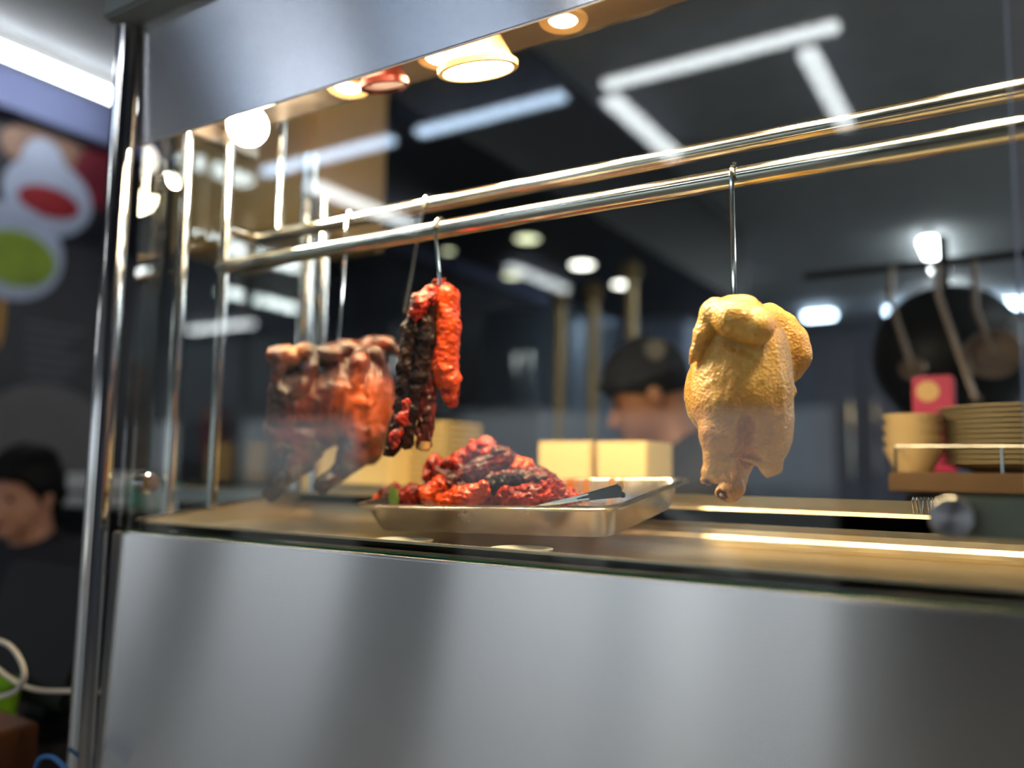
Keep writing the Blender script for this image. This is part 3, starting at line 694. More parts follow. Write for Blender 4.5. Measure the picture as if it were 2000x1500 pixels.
def pork_pile():
    spec = [  # ends in the picture with depth, radius, colour
        ((848, 930, .955), (944, 872, .975), 27, 'red', .8), ((905, 935, .945), (985, 892, .96), 26, 'dark', .8), ((948, 866, .975), (978, 915, .97), 20, 'red', 1),
        ((1003, 915, .97), (1032, 908, .985), 17, 'orange', 1), ((965, 940, .93), (1062, 938, .96), 24, 'dark', .75), ((990, 972, .895), (1088, 958, .915), 22, 'red', .9),
        ((842, 968, .905), (878, 942, .93), 25, 'orange', .9), ((872, 982, .885), (950, 958, .90), 22, 'orange', .9), ((1030, 925, .99), (1084, 950, .98), 21, 'dark', .9),
        ((756, 975, .93), (772, 955, .95), 19, 'dark', 1), ((788, 972, .92), (828, 962, .94), 20, 'red', 1), ((1092, 966, .96), (1124, 972, .95), 15, 'red', 1),
        ((738, 984, .935), (752, 968, .94), 9, 'orange', 1), ((900, 975, .96), (1000, 970, .97), 30, 'dark', 1), ((862, 925, .945), (900, 955, .915), 20, 'dark', .9),
        ((955, 955, .905), (1005, 935, .915), 19, 'black', .9), ((1000, 900, 1.0), (1020, 935, .99), 18, 'dark', 1), ((1015, 985, .95), (1080, 980, .97), 24, 'dark', 1),
        ((830, 985, .95), (900, 985, .94), 22, 'dark', 1), ((870, 915, .94), (884, 905, .935), 12, 'red', 1)]
    names = ['tall red slab leaning on the peak', 'dark slab across the front of the peak', 'bright red chunk at the very top', 'orange nub behind the peak', 'dark strip lying over the middle', 'long red strip along the front edge by the tongs',
             'bright orange fat chunk below the tall slab', 'orange strip along the front edge in the middle', 'dark chunk sloping to the tongs', 'dark end piece beside the green garnish', 'red piece between the garnish and the pile', 'small red piece at the back near the tongs',
             'tiny orange scrap at the end of the pile', 'broad dark piece buried in the middle', 'dark slice folded under the tall slab', 'charred black piece in the front hollow', 'dark lump behind the peak', 'dark base piece under the front strip', 'dark base piece at the garnish end', 'small knob on the tall slab']
    for i, ((u0, v0, y0), (u1, v1, y1), r, kind, fl) in enumerate(spec):
        A, B = at(u0, v0, Y=y0), at(u1, v1, Y=y1); c = (A+B)/2; rr = r*.00070
        rg = random.Random(i+40); a, b = np.array(A-c), np.array(B-c); L_ = np.linalg.norm(b-a)
        f = Field(np.minimum(a, b)-rr*1.6-.004, np.maximum(a, b)+rr*1.6+.004, .0014)
        mid = (a+b)/2+np.array((rg.uniform(-.2, .2), rg.uniform(-.3, .3), rg.uniform(-.15, .35)))*rr
        f.chain([a, mid, b], [rr*.88, rr, rr*.8], .004, flat=(1, 1, fl))
        for _ in range(int(5+L_*90)):
            tt = rg.random(); cc = a*(1-tt)+b*tt+np.array((rg.uniform(-.7, .7), rg.uniform(-.9, .2), rg.uniform(-.3, .8)))*rr
            e = rr*rg.uniform(.22, .5); f.ell(cc, (e, e*rg.uniform(.6, 1.2), e*rg.uniform(.6, 1.1)), .003)
        f.rough(.0016, 230, i, 2).rough(.0008, 900, i+50, 1)
        f.mesh('barbecued_pork', G[kind][i % 2], None, c)
        tag(bpy.context.scene.objects[-1] if False else COL.objects[-1], 'glazed barbecued pork in the tray, ' + names[i], 'barbecued pork', 'pork pieces piled in the tray')
pork_pile()

# ------------------------------------------------------------------ kitchen behind the case
def px_box(u0, v0, u1, v1, Y):               # front face on the plane Y through two opposite picture corners
    a, b = at(u0, v0, Y=Y), at(u1, v1, Y=Y); return min(a.x, b.x), max(a.x, b.x), min(a.z, b.z), max(a.z, b.z)
KL = 'white kitchen ceiling batten '
for i, (u, v, ln, ax, s) in enumerate(((1357, 565, .9, 'y', 'seen past the brass poles'), (1825, 505, 1.0, 'y', 'above the hanging ladles'), (1855, 585, .9, 'y', 'far behind the hanging ladles'), (1900, 603, .9, 'x', 'at the back wall behind the ladles'), (1600, 620, .3, 'x', 'short, at the back wall'), (1762, 610, .3, 'x', 'short, beside the black wok'))):
    p = at(u, v, Z=TZ); p.y = min(p.y, KB-.9); e = Vector((ln/2, 0, 0)) if ax == 'x' else Vector((0, ln/2, 0))
    tube_light(p-e, p+e, KL+s, .10 if ax == 'y' else .12, M_tube if ax == 'y' else M_tube_blue, 'kitchen batten lights')
tube_light((1.0, 1.6, TZ-.25), (1.0, 2.8, TZ-.25), KL+'added as fill to the side of the plate shelf', .1, M_tube, 'kitchen batten lights')  # added outside the frame to brighten the kitchen ceiling
for i, (x, y) in enumerate(((2.0, 3.2), (2.0, 5.2), (2.0, 7.2), (3.2, 2.4), (3.2, 4.4))):  # stronger fill rows added outside the frame for the dark kitchen
    tube_light((x, y, TZ-.3), (x, y+1.3, TZ-.3), KL+('added as fill, second row, near end', 'added as fill, second row, middle', 'added as fill, second row, far end', 'added as fill by the side wall, near end', 'added as fill by the side wall, far end')[i], .12, M_tube_fill, 'kitchen batten lights')
# dark dropped soffit with a row of downlights
M_hood = plain('hood_black', '#1c1b1d', .55, var=.2)
hood = thing('extraction_hood', 'long dark extraction hood with a row of downlights over the kitchen', 'hood', (-2.2, 3.8, CZ+1.2))
MB().box(-2.75, 1.9, CZ+1.2, -1.72, 6.0, CEIL-.01).build('hood_body', M_hood, hood, bevel=.01)
MB().box(-2.77, 1.88, CZ+1.2, -2.74, 6.02, CZ+1.26).build('edge_strip', M_hood, hood)
MB().box(-1.73, 1.88, CZ+1.2, -1.70, 6.02, CZ+1.26).build('edge_strip', M_hood, hood)
M_lamp2 = emit('hood_lamp_lens', (1, .95, .85), 5.0); M_lamp3 = emit('hood_lamp_lens_dim', (.95, .95, .6), 1.6)
for i, (u, v, m_, r) in enumerate(((705, 297, M_lamp2, .05), (1030, 466, M_lamp3, .06), (1137, 517, M_lamp2, .065), (1217, 555, M_lamp2, .065), (830, 497, M_lamp3, .03), (945, 545, M_lamp3, .05))):
    p = at(u, v, Z=CZ+1.195); x = max(-2.68, min(-1.8, p.x)); p = Vector((x, min(5.85, p.y), CZ+1.199))
    t = thing('hood_downlight', 'round downlight in the dark hood, ' + ('nearest the display case', 'yellowish second one', 'bright third one', 'bright one at the far end', 'dim small one by the hood edge', 'dim second one by the hood edge')[i], 'light', tuple(p), 0, 'hood downlights')
    MB().lathe([(.0001, -.006), (r, -.006), (r*1.05, 0), (.0001, 0)], p, 24).build('lens', m_, t)
    MB().lathe([(r*1.05, -.008), (r*1.25, -.006), (r*1.25, 0), (r*1.05, 0)], p, 24, caps=False).build('trim_ring', M_dullsteel, t)
# cupboards and fridge at the back
def cupboard(name, label, cat, u0, v0, u1, Y, depth, mat, doors=2, z0=0.0):
    x0, x1, _, z1 = px_box(u0, v0, u1, v0+5, Y)
    t = thing(name, label, cat, ((x0+x1)/2, Y+depth/2, z0))
    MB().box(x0, Y, z0, x1, Y+depth, z1).build('body', mat, t, bevel=.01)
    wd = (x1-x0)/doors
    for k in range(doors):
        d = MB().box(x0+k*wd+.008, Y-.025, z0+.08, x0+(k+1)*wd-.008, Y, z1-.04).build('door', mat, t, bevel=.006)
        hx = x0+(k+1)*wd-.06 if k % 2 == 0 else x0+k*wd+.06
        MB().tube([(hx, Y-.055, z1-.75), (hx, Y-.055, z1-.35)], .012, 10).build('handle', M_pol, d)
    return t
M_fridge = plain('fridge_steel_blue', '#8fa0b4', .3, metal=.5, var=.06)
cupboard('refrigerator', 'tall pale steel refrigerator at the back of the kitchen', 'refrigerator', 945, 610, 1120, 5.2, .7, M_fridge, 2)
cupboard('storage_cupboard', 'pale blue-white cupboard behind the cook', 'cupboard', 1135, 640, 1340, 6.2, .6, plain('cupboard_white', '#9aa6c4', .5, var=.06), 2)
cupboard('storage_cupboard', 'dark blue-grey cupboard behind the poached chicken', 'cupboard', 1585, 660, 1790, 4.6, .6, plain('cupboard_blue', '#565d78', .4, var=.15), 2)
cupboard('work_cabinet', 'low dark steel cabinet beside the refrigerator', 'cabinet', 860, 800, 1050, 4.2, .6, M_dullsteel, 2)
cupboard('wall_locker', 'dark slate locker behind the lacquered duck', 'locker', 560, 560, 800, 4.0, .5, plain('locker_slate', '#30343e', .5, var=.15), 3)
# brown wall cabinet beyond the corner post end
x0, x1, z0, z1 = px_box(350, 300, 605, 440, 1.55)
t = thing('brown_cupboard', 'warm brown cupboard box hung above the counter beyond the corner post', 'cupboard', ((x0+x1)/2, 1.7, z0))
M_brown = plain('tan_laminate', '#d6a663', .4, var=.08, scale=3)
MB().box(x0, 1.55, z0, x1, 1.85, CEIL-.02).build('body', M_brown, t, bevel=.004)
MB().box(x0+.01, 1.535, z0+.01, (x0+x1)/2-.005, 1.55, z0+.75).build('door', M_brown, t, bevel=.003)
MB().box((x0+x1)/2+.005, 1.535, z0+.01, x1-.01, 1.55, z0+.75).build('door', M_brown, t, bevel=.003)
# solid poles standing in for post reflections in the glass
M_brass = plain('dull_brass', '#9a8763', .35, metal=.8, var=.1)
x = [at(u, 760, Y=2.9).x for u in (1092, 1157, 1232)]
rack = thing('mirrored_poles', 'slim brass coloured poles standing in for post reflections behind the cook', 'rack', (x[1], 2.9, 0))
for xx, vt in zip(x, (590, 590, 560)):
    zt = at(1157, vt, Y=2.9).z
    p = MB().tube([(xx, 2.9, 0), (xx, 2.9, zt)], .022, 14).build('pole', M_brass, rack, smooth='auto')
    MB().lathe([(.0001, -.045), (.03, -.035), (.045, 0), (.03, .035), (.0001, .045)], (xx, 2.9, zt+.04), 16).build('knob', M_brass, p, smooth='auto')
for zz in (.35, .95): MB().box(x[0]-.05, 2.75, zz, x[2]+.05, 3.05, zz+.03).build('shelf', M_dullsteel, rack)
# prep counter with boxes
PZ = CZ-.058
ctr = thing('prep_counter', 'steel prep counter standing behind the display case', 'counter', (-.95, 1.42, 0))
MB().box(-1.75, 1.22, PZ-.03, -.42, 1.62, PZ).build('top', M_dullsteel, ctr, bevel=.004)
for xx in (-1.71, -.46):
    for yy in (1.26, 1.58): MB().tube([(xx, yy, 0), (xx, yy, PZ-.03)], .02, 12).build('leg', M_pol, ctr)
MB().box(-1.72, 1.24, .3, -.45, 1.60, .33).build('shelf', M_dullsteel, ctr)
M_card = plain('beige_card', '#d8bd85', .7, var=.05, scale=4); M_card2 = plain('beige_card_edge', '#b59c6b', .7, var=.1)
x0, x1, z0, z1 = px_box(575, 845, 762, 960, 1.36)
t = thing('cardboard_carton', 'large beige cardboard carton on the prep counter behind the roast duck', 'carton', ((x0+x1)/2, 1.46, PZ))
MB().box(x0, 1.36, PZ, x1, 1.56, z1).build('body', M_card, t, bevel=.003)
MB().box(x0-.002, 1.358, z1-.035, x1+.002, 1.562, z1).build('lid', M_card, t, bevel=.002)
x0, x1, z0, z1 = px_box(768, 822, 868, 940, 1.42)
N = 12
for k in range(N):
    zz = PZ+(z1-PZ)*k/N; o = MB().box(x0+random.uniform(-.002, .002), 1.42, zz, x1, 1.56, zz+(z1-PZ)/N-.0025).build('paper_tray', M_card2, bevel=.001)
    tag(o, {0: 'lowest beige paper tray, lying on the prep counter', N-1: 'topmost beige paper tray of the stack beside the carton'}.get(k, 'thin beige paper tray inside the stack beside the carton'), 'paper tray', 'stack of paper trays')
for (ua, ub), s in (((1052, 1152), 'behind the pork pile'), ((1166, 1262), 'next to the cook')):
    x0, x1, z0, z1 = px_box(ua, 862, ub, 925, 1.40)
    t = thing('takeaway_box', 'open pale beige takeaway box on the prep counter ' + s, 'box', ((x0+x1)/2, 1.46, PZ))
    b = MB(); b.box(x0, 1.40, PZ, x1, 1.41, z1).build('front_side', M_card, t, bevel=.002); MB().box(x0, 1.52, PZ, x1, 1.53, z1).build('back_side', M_card, t, bevel=.002)
    MB().box(x0, 1.41, PZ, x0+.008, 1.52, z1).build('end_side', M_card, t); MB().box(x1-.008, 1.41, PZ, x1, 1.52, z1).build('end_side', M_card, t); MB().box(x0, 1.405, PZ, x1, 1.525, PZ+.006).build('bottom', M_card, t)
p = at(965, 925, Y=1.5)
tag(MB().lathe([(.0001, 0), (.022, 0), (.027, .09), (.025, .092), (.02, .004), (.0001, .004)], (p.x, 1.5, PZ), 24, caps=False).build('paper_cup', M_card, smooth='auto'), 'small beige paper cup between the pork pile and the boxes', 'cup')
# shelf with plates and bowls
sh = at(1735, 921, Y=1.42)
M_shelf = plain('brown_steel_shelf', '#6d5640', .4, metal=.6, var=.15)
shelf = thing('plate_shelf', 'brown steel shelf with a wire guard carrying plates and bowls', 'shelf', (sh.x+.35, 1.58, 0))
MB().box(sh.x, 1.42, sh.z-.032, sh.x+.75, 1.80, sh.z).build('shelf_board', M_shelf, shelf, bevel=.003)
MB().box(sh.x+.02, 1.45, sh.z-.055, sh.x+.73, 1.78, sh.z-.035).build('shelf_board', M_shelf, shelf, bevel=.003)
for xx in (sh.x+.08, sh.x+.70):
    for yy in (1.5, 1.74): MB().tube([(xx, yy, 0), (xx, yy, sh.z-.05)], .015, 10).build('leg', M_pol, shelf)
gz = at(1800, 872, Y=1.43).z
MB().tube([(sh.x+.01, 1.43, gz), (sh.x+.74, 1.43, gz)], .0018, 8).build('guard_wire', M_dullsteel, shelf)
MB().tube([(sh.x+.01, 1.43, gz), (sh.x+.01, 1.78, gz)], .0018, 8).build('guard_wire', M_dullsteel, shelf)
for k in range(5): MB().tube([(sh.x+.01+k*.145, 1.43, sh.z), (sh.x+.01+k*.145, 1.43, gz)], .002, 8).build('guard_upright', M_pol, shelf)
M_plate = plain('beige_melamine', '#857a62', .4, var=.06); M_bowl = plain('tan_melamine', '#b39c76', .4, var=.05)
pl = at(1832, 850, Y=1.58); pr = .125; zt = at(1915, 788, Y=1.58).z; N = 12
for k in range(N):
    z = sh.z+(zt-sh.z-.02)*k/N
    o = MB().lathe([(.0001, 0), (.075, 0), (.08, .004), (pr, .016), (pr, .0185), (.078, .008), (.0001, .006)], (0, 0, 0), 40, caps=False).build('plate', M_plate, smooth='auto') if k == 0 else first.copy()
    if k == 0: first = o
    else: COL.objects.link(o)
    o.location = (pl.x+pr+random.uniform(-.002, .002), 1.585, z)
    tag(o, {0: 'bottom beige plate of the tall stack, resting on the shelf board', N-1: 'topmost beige plate of the tall stack on the shelf'}.get(k, 'round beige plate inside the tall stack on the shelf'), 'plate', 'stack of plates on the shelf')
bw = at(1787, 900, Y=1.52)
for k in range(4):
    o = MB().lathe([(.0001, 0), (.028, 0), (.03, .004), (.044, .034), (.046, .040), (.0445, .040), (.028, .008), (.0001, .006)], (0, 0, 0), 36, caps=False).build('bowl', M_bowl, smooth='auto') if k == 0 else fb_.copy()
    if k == 0: fb_ = o
    else: COL.objects.link(o)
    o.location = (bw.x, 1.50, sh.z+.018*k); tag(o, {0: 'bottom tan bowl of the stack, standing on the shelf board', 3: 'topmost tan bowl of the stack beside the plates'}.get(k, 'small tan bowl nested inside the stack beside the plates'), 'bowl', 'stack of bowls on the shelf')
pk = px_box(1780, 735, 1864, 805, 1.74)
t = thing('pink_packet', 'bright pink food packet standing behind the plates', 'packet', ((pk[0]+pk[1])/2, 1.77, sh.z))
M_pink = plain('pink_print', '#b5265a', .4, var=.1)
MB().box(pk[0], 1.74, sh.z, pk[1], 1.80, pk[3]).build('body', M_pink, t, bevel=.004)
MB().lathe([(.0001, .0005), (.02, .0005), (.02, .002), (.0001, .002)], ((pk[0]+pk[1])/2-.008, 1.74, pk[3]-.03), 24, 'Y').build('printed_spot', plain('packet_cream', '#d8b07a', .5), t)
# hanging wok and ladles
wk = at(1850, 690, Y=2.35)
t = thing('hanging_wok', 'large black wok hanging behind the plate stack', 'wok', (wk.x, 2.35, wk.z))
MB().lathe([(.0001, .10)]+[(.21*math.sin(math.radians(a)), .10-.12*(1-math.cos(math.radians(a)))/.5) for a in range(10, 61, 10)]+[(.19, -.15)], wk, 40, 'Y', caps=False).build('bowl', M_black, t, smooth='auto')
MB().tube([wk+Vector((0, 0, .17)), wk+Vector((0, -.02, .30))], .012, 10).build('handle', M_black, t)
rl = at(1800, 560, Y=2.2).z
rod = thing('utensil_bar', 'steel bar carrying the hanging ladles and wok', 'bar', (wk.x, 2.2, rl)); MB().tube([(wk.x-.32, 2.22, rl+.06), (wk.x+1.0, 2.22, rl+.06)], .010, 10).build('bar', M_black, rod)
for xx in (wk.x+.34, wk.x+.95): MB().tube([(xx, 2.22, rl+.06), (xx, 2.22, CEIL)], .006, 8).build('hanger', M_black, rod)
M_ladle = plain('grey_ladle', '#8b7d74', .35, metal=.6)
for (ua, va), (ub, vb), r, s in (((1738, 585), (1782, 720), .03, 'slim one next to the pink packet'), ((1830, 570), (1905, 780), .014, 'straight handled skimmer'), ((1905, 600), (1940, 690), .062, 'round bowled one above the plates')):
    a, b = at(ua, va, Y=2.16), at(ub, vb, Y=2.12)
    t = thing('ladle', 'grey steel ladle hanging from the bar, ' + s, 'ladle', tuple(a), 0, 'ladles hanging behind the shelf')
    MB().tube([Vector((a.x, 2.2, rl+.05)), a, b], .007, 10).build('handle', M_ladle, t)
    o = MB().lathe([(.0001, -r*.5)]+[(r*math.sin(math.radians(q)), -r*.5*math.cos(math.radians(q))) for q in range(15, 91, 15)]+[(r*.93, .004), (r*.6, -r*.3), (.0001, -r*.42)], (0, 0, 0), 24, caps=False).build('bowl', M_ladle, t, smooth='auto', local=True)
    o.location = b-a; o.rotation_euler = (math.radians(70), 0, 0)
M_saucer = plain('grey_melamine', '#8d8d88', .4)
# wire hooks hung over the rear rim of the well, garnish, tongs, plates under the glass
for k in range(7):
    p = at(1783+k*7.5, 996, Y=1.118); ln = .018
    t = thing('spare_hook', 'small spare wire hook hanging over the rear rim of the well', 'hook', tuple(p), 0, 'spare hooks on the rear rim')
    lean = random.uniform(-.003, .003)
    MB().tube([(p.x-lean, 1.112, CZ-.048), (p.x, 1.1115, CZ-.030), (p.x, 1.1155, CZ-.0265), (p.x, 1.128, CZ-.0275), (p.x, 1.137, CZ-.030), (p.x, 1.138, CZ-.045)], .0011, 6).build('wire', M_pol, t)
def leaf_garnish():
    p = at(768, 975, Y=.905); b = MB()
    b.prism([(p.x-.006, p.y, p.z-.014), (p.x-.010, p.y, p.z+.004), (p.x-.004, p.y-.002, p.z+.018), (p.x+.004, p.y, p.z+.015), (p.x+.009, p.y, p.z-.002), (p.x+.003, p.y, p.z-.016)], (.001, .003, 0))
    tag(b.build('green_garnish', plain('leaf_green', '#7c9a3a', .4, var=.2, scale=60), bevel=.0008), 'small green leaf garnish at the edge of the meat tray', 'garnish')
leaf_garnish()
def tongs():
    a, b = at(1075, 984, Y=.90), at(1215, 957, Y=.93); d = (b-a).normalized()
    t = thing('serving_tongs', 'dark glossy handled serving tongs resting in the tray beside the pork', 'tongs', tuple(a))
    side = d.cross(Vector((0, 0, 1))).normalized(); up = side.cross(d)
    def bar(f0, f1, hw0, hw1, th, off, mat, name, bev=.002):
        p0, p1 = a+(b-a)*f0+up*off, a+(b-a)*f1+up*off
        return MB().prism([p0-up*hw0-side*th, p1-up*hw1-side*th, p1+up*hw1-side*th, p0+up*hw0-side*th], side*th*2).build(name, mat, t, bevel=bev)
    M_h = plain('dark_handle', '#14191b', .15, metal=.3)
    bar(-.25, .55, .0012, .004, .006, .0, M_pol, 'blade', .0008); bar(.35, 1.0, .0035, .0085, .008, .0, M_h, 'handle', .003)
    c = a+(b-a)*.72; MB().tube([c-side*.0088-d*.014, c-side*.0088+d*.012], .0042, 12).build('grip_recess', M_black, t)
    bar(.97, 1.04, .005, .005, .005, .006, plain('wooden_tip', '#caa36a', .5), 'wooden_tip', .001); bar(.97, 1.03, .0035, .0035, .006, -.006, M_black, 'end_cap', .001)
tongs()
for (u, v), s in (((780, 1062), 'beside the carton end of the tray'), ((1010, 1082), 'below the middle of the tray')):
    p = at(u, v, Y=.815)
    tag(MB().lathe([(.0001, 0), (.026, 0), (.036, .004), (.0365, .006), (.026, .002), (.0001, .0015)], (p.x, .825, fz+.001), 36, caps=False).build('saucer', M_saucer, smooth='auto'), 'pale saucer lying in the well under the glass, ' + s, 'saucer', 'saucers in the well')
# empty hooks on the rear rail
for (ua, va), (ub, vb), s in (((612, 445), (590, 650), 'nearest the corner post'), ((840, 395), (790, 610), 'behind the pork strips')):
    a, b = at(ua, va, Y=.97), at(ub, vb, Y=1.01)
    S_hook('meat_hook', (a.x, .97, CZ+.400), tuple(b), .0024, 'empty long wire hook on the rear rail, ' + s, 'wire hooks on the rails', .0120)

# ------------------------------------------------------------------ people
M_skin = Mt('skin'); M_skin.set(base=M_skin.ramp(M_skin.noise(9, 3), [(.3, lin('#8a5a3c')), (.7, lin('#a8714e'))]), rough=.5, sss=.1, ssss=.01); M_skin = M_skin.m
M_skin2 = Mt('skin_light'); M_skin2.set(base=M_skin2.ramp(M_skin2.noise(9, 3), [(.3, lin('#b07a60')), (.7, lin('#c99478'))]), rough=.5, sss=.1, ssss=.01); M_skin2 = M_skin2.m
M_hair = plain('black_hair', (.004, .0035, .0035), .6, spec=.15); M_shirt = plain('black_cotton', (.010, .011, .018), .85, bump=.1); M_trouser = plain('dark_trousers', (.02, .02, .022), .85)
M_eye = plain('eye_dark', (.01, .008, .006), .2); M_lip = plain('lips', '#8a4438', .5)
def rotY(p, a): c, s_ = math.cos(a), math.sin(a); return (p[0]*c+p[2]*s_, p[1], -p[0]*s_+p[2]*c)
def person(origin, rz, pitch, neck, label, skin, J, cap, zfloor, seated=False):
    """figure facing local -X; head centre at the origin, pitch tips the face down; J holds the joints"""
    t = thing('person', label, 'person', (origin[0], origin[1], origin[2]), rz)
    H = lambda x, y, z: rotY((x, y, z), -pitch)
    R = Matrix.Rotation(-pitch, 3, 'Y')
    lo, hi = (-.62, -.36, -zfloor-.02), (.36, .36, .18)
    f = Field(lo, hi, .0075)
    def head(f, g=0):
        f.ell(H(.012, 0, .03), (.098+g, .078+g, .100+g), .01, R=R)
        f.ell(H(-.030, 0, -.045), (.066+g, .060+g, .078+g), .03, R=R)
    head(f); f.cone(H(-.088, 0, .005), H(-.112, 0, -.032), .010, .016, .012); f.ell(H(-.082, 0, -.098), (.022, .024, .018), .015)
    f.ell(H(-.092, 0, -.066), (.012, .025, .012), .008)
    for sy in (-1, 1):
        f.ell(H(.012, sy*.080, -.012), (.020, .010, .032), .006, R=R); f.ell(H(-.086, sy*.032, .006), (.012, .016, .010), .008, True)
    f.cone(H(.025, 0, -.06), neck, .056, .060, .02)
    S, HP = J['shoulder'], J['hip']
    def torso(f, g):
        f.cone((S[0], -.15, S[2]), (S[0], .15, S[2]), .062+g, .062+g, .03)
        c = ((S[0]*.7+HP[0]*.3), 0, S[2]*.7+HP[2]*.3); f.ell(c, (.115+g, .175+g, .20+g), .05)
        f.cone(c, (HP[0], 0, HP[2]), .12+g, .12+g, .05, flat=(1, 1.3, 1)); f.cone((S[0]-.005, 0, S[2]+.02), neck, .075+g, .055+g, .03)
    def arm(f, sy, g, upto=3):
        P = [(S[0], sy*.185, S[2]-.015)]+[(p[0], sy*p[1], p[2]) for p in J['arm']]
        r = [.056, .045, .030]
        for i in range(min(2, upto)): f.cone(P[i], P[i+1], r[i]+g, r[i+1]+g, .015)
        return P
    torso(f, 0)
    for sy in (-1, 1):
        P = arm(f, sy, 0); w_ = np.array(P[2]); d = w_-np.array(P[1]); d /= np.linalg.norm(d); sd = np.array((0, 1., 0)); dn = np.array((0, 0, -1.))
        pc = w_+d*.05; f.ell(tuple(pc), (.045, .038, .020), .012)
        for k, (off, ln) in enumerate(((-.030, .062), (-.010, .075), (.010, .07), (.030, .055))):
            b0 = w_+d*.075+sd*off; b1 = b0+d*ln*.55+dn*.010; b2 = b1+d*ln*.35+dn*.028; f.chain([b0, b1, b2], [.0105, .0098, .009], .003)
        b0 = w_+d*.03-sd*sy*.035; f.chain([b0, b0+d*.03-sd*sy*.02+dn*.005, b0+d*.06-sd*sy*.016+dn*.018], [.014, .012, .010], .004)
    L_ = J['leg']
    def legs(f, g, feet=True):
        for sy in (-1, 1):
            P = [(HP[0], sy*.09, HP[2])]+[(p[0], sy*p[1], p[2]) for p in L_]
            f.chain(P, [.085+g, .060+g, .040+g], .02)
            if feet: f.cone((P[-1][0]+.01, P[-1][1], -zfloor+.035), (P[-1][0]-.16, P[-1][1], -zfloor+.028), .036+g, .028+g, .012)
        f.cone((HP[0], -.07, HP[2]), (HP[0], .07, HP[2]), .11+g, .11+g, .02)
    legs(f, 0); f.mesh('body', skin, t)
    f = Field(lo, hi, .0075); torso(f, .012)
    for sy in (-1, 1): arm(f, sy, .012, 1)
    f.ell(H(0, 0, -.02), (.13, .12, .135), .004, True, R=R); f.rough(.003, 40, 5, 1); f.mesh('shirt', M_shirt, t)
    f = Field(lo, hi, .0075); legs(f, .012, False); f.mesh('trousers', M_trouser, t)
    f = Field(lo, hi, .0075)
    for sy in (-1, 1):
        P = L_[-1]; f.cone((P[0]+.02, sy*P[1], -zfloor+.05), (P[0]-.17, sy*P[1], -zfloor+.04), .05, .04, .012)
    f.slab(2, -zfloor+.004); f.mesh('shoes', M_black, t)
    f = Field((-.2, -.15, -.2), (.2, .15, .2), .005)
    if cap:
        f.ell(H(.014, 0, .036), (.110, .090, .110), .01, R=R); f.ell(H(-.085, 0, -.075), (.13, .14, .115), .006, True, R=R); f.ell(H(0, 0, -.115), (.2, .2, .1), .01, True, R=R)
        f.mesh('hair', M_hair, t)
        f = Field((-.2, -.15, -.2), (.2, .15, .2), .005); f.ell(H(.012, 0, .045), (.113, .093, .108), .01, R=R); f.ell(H(0, 0, -.06), (.2, .2, .1), .006, True, R=R)
        f.cone(H(-.07, -.05, .052), H(-.07, .05, .052), .03, .03, .01, flat=(1.6, 1, .35)); f.mesh('cap', M_shirt, t)
        p = H(.06, -.088, .09); MB().lathe([(.0001, -.002), (.026, -.002), (.026, .006), (.0001, .006)], (0, 0, 0), 20, 'Y').build('cap_badge', plain('cap_badge_grey', '#4f4c4a', .5), t, local=True).location = p
    else:
        f.ell(H(.022, 0, .045), (.120, .100, .112), .01, R=R); f.ell(H(.085, 0, -.02), (.055, .075, .075), .03, R=R); f.ell(H(.10, 0, .03), (.045, .05, .045), .02, R=R)
        f.ell(H(-.105, 0, -.055), (.115, .13, .125), .006, True, R=R); f.rough(.003, 60, 2, 2); f.mesh('hair', M_hair, t)
    for sy in (-1, 1):
        e = MB().lathe([(.0001, -.009), (.008, -.005), (.010, 0), (.008, .005), (.0001, .009)], (0, 0, 0), 12, 'X').build('eye', M_eye, t, smooth='auto', local=True); e.location = H(-.083, sy*.032, .006)
    l = MB().lathe([(.0001, -.022), (.006, -.012), (.008, 0), (.006, .012), (.0001, .022)], (0, 0, 0), 10, 'Y').build('mouth', M_lip, t, smooth='auto', local=True); l.location = H(-.100, 0, -.066)
    return t
p = at(1266, 772, Y=1.98); r = ray(1266, 772); rz = math.atan2(-r.x, r.y)
person(p, rz, math.radians(24), (.085, 0, -.135), 'cook in a black cap and dark shirt bending over the counter', M_skin,
       dict(shoulder=(.135, 0, -.185), hip=(.10, 0, -.68), arm=[(.03, .235, -.43), (-.19, .15, -.40)], leg=[(.07, .10, -1.08), (.10, .10, -(p.z)+.06)]), True, p.z)
p = at(44, 965, Y=1.40); r = ray(42, 975); rz = math.atan2(-r.x, r.y)
pw = person(p, rz+math.radians(48), math.radians(14), (.055, 0, -.145), 'seated woman with tied black hair in a black polo shirt behind the counter', M_skin2,
       dict(shoulder=(.085, 0, -.205), hip=(.10, 0, -.70), arm=[(.02, .225, -.45), (-.20, .16, -.40)], leg=[(-.30, .11, -.72), (-.28, .11, -(p.z)+.06)]), False, p.z)
st = thing('counter_stool', 'dark stool under the seated woman', 'stool', (p.x, p.y, 0))
Rz = Matrix.Translation(p) @ Matrix.Rotation(rz+math.radians(48), 4, 'Z')
sp = Rz @ Vector((.08, 0, -.83)); MB().lathe([(.0001, -.03), (.17, -.03), (.18, -.015), (.17, 0), (.0001, 0)], sp, 28).build('seat', M_black, st, smooth='auto')
for k in range(4):
    a = math.radians(45+90*k); MB().tube([(sp.x+.1*math.cos(a), sp.y+.1*math.sin(a), sp.z-.03), (sp.x+.17*math.cos(a), sp.y+.17*math.sin(a), 0)], .014, 10).build('leg', M_dullsteel, st)
lg = Rz @ Vector((-.045, -.10, -.30))
b = MB(); 
for k, wd in enumerate((.05, .045)): b.box(-.002, -wd/2, -.012-k*.022, .002, wd/2, .004-k*.022)
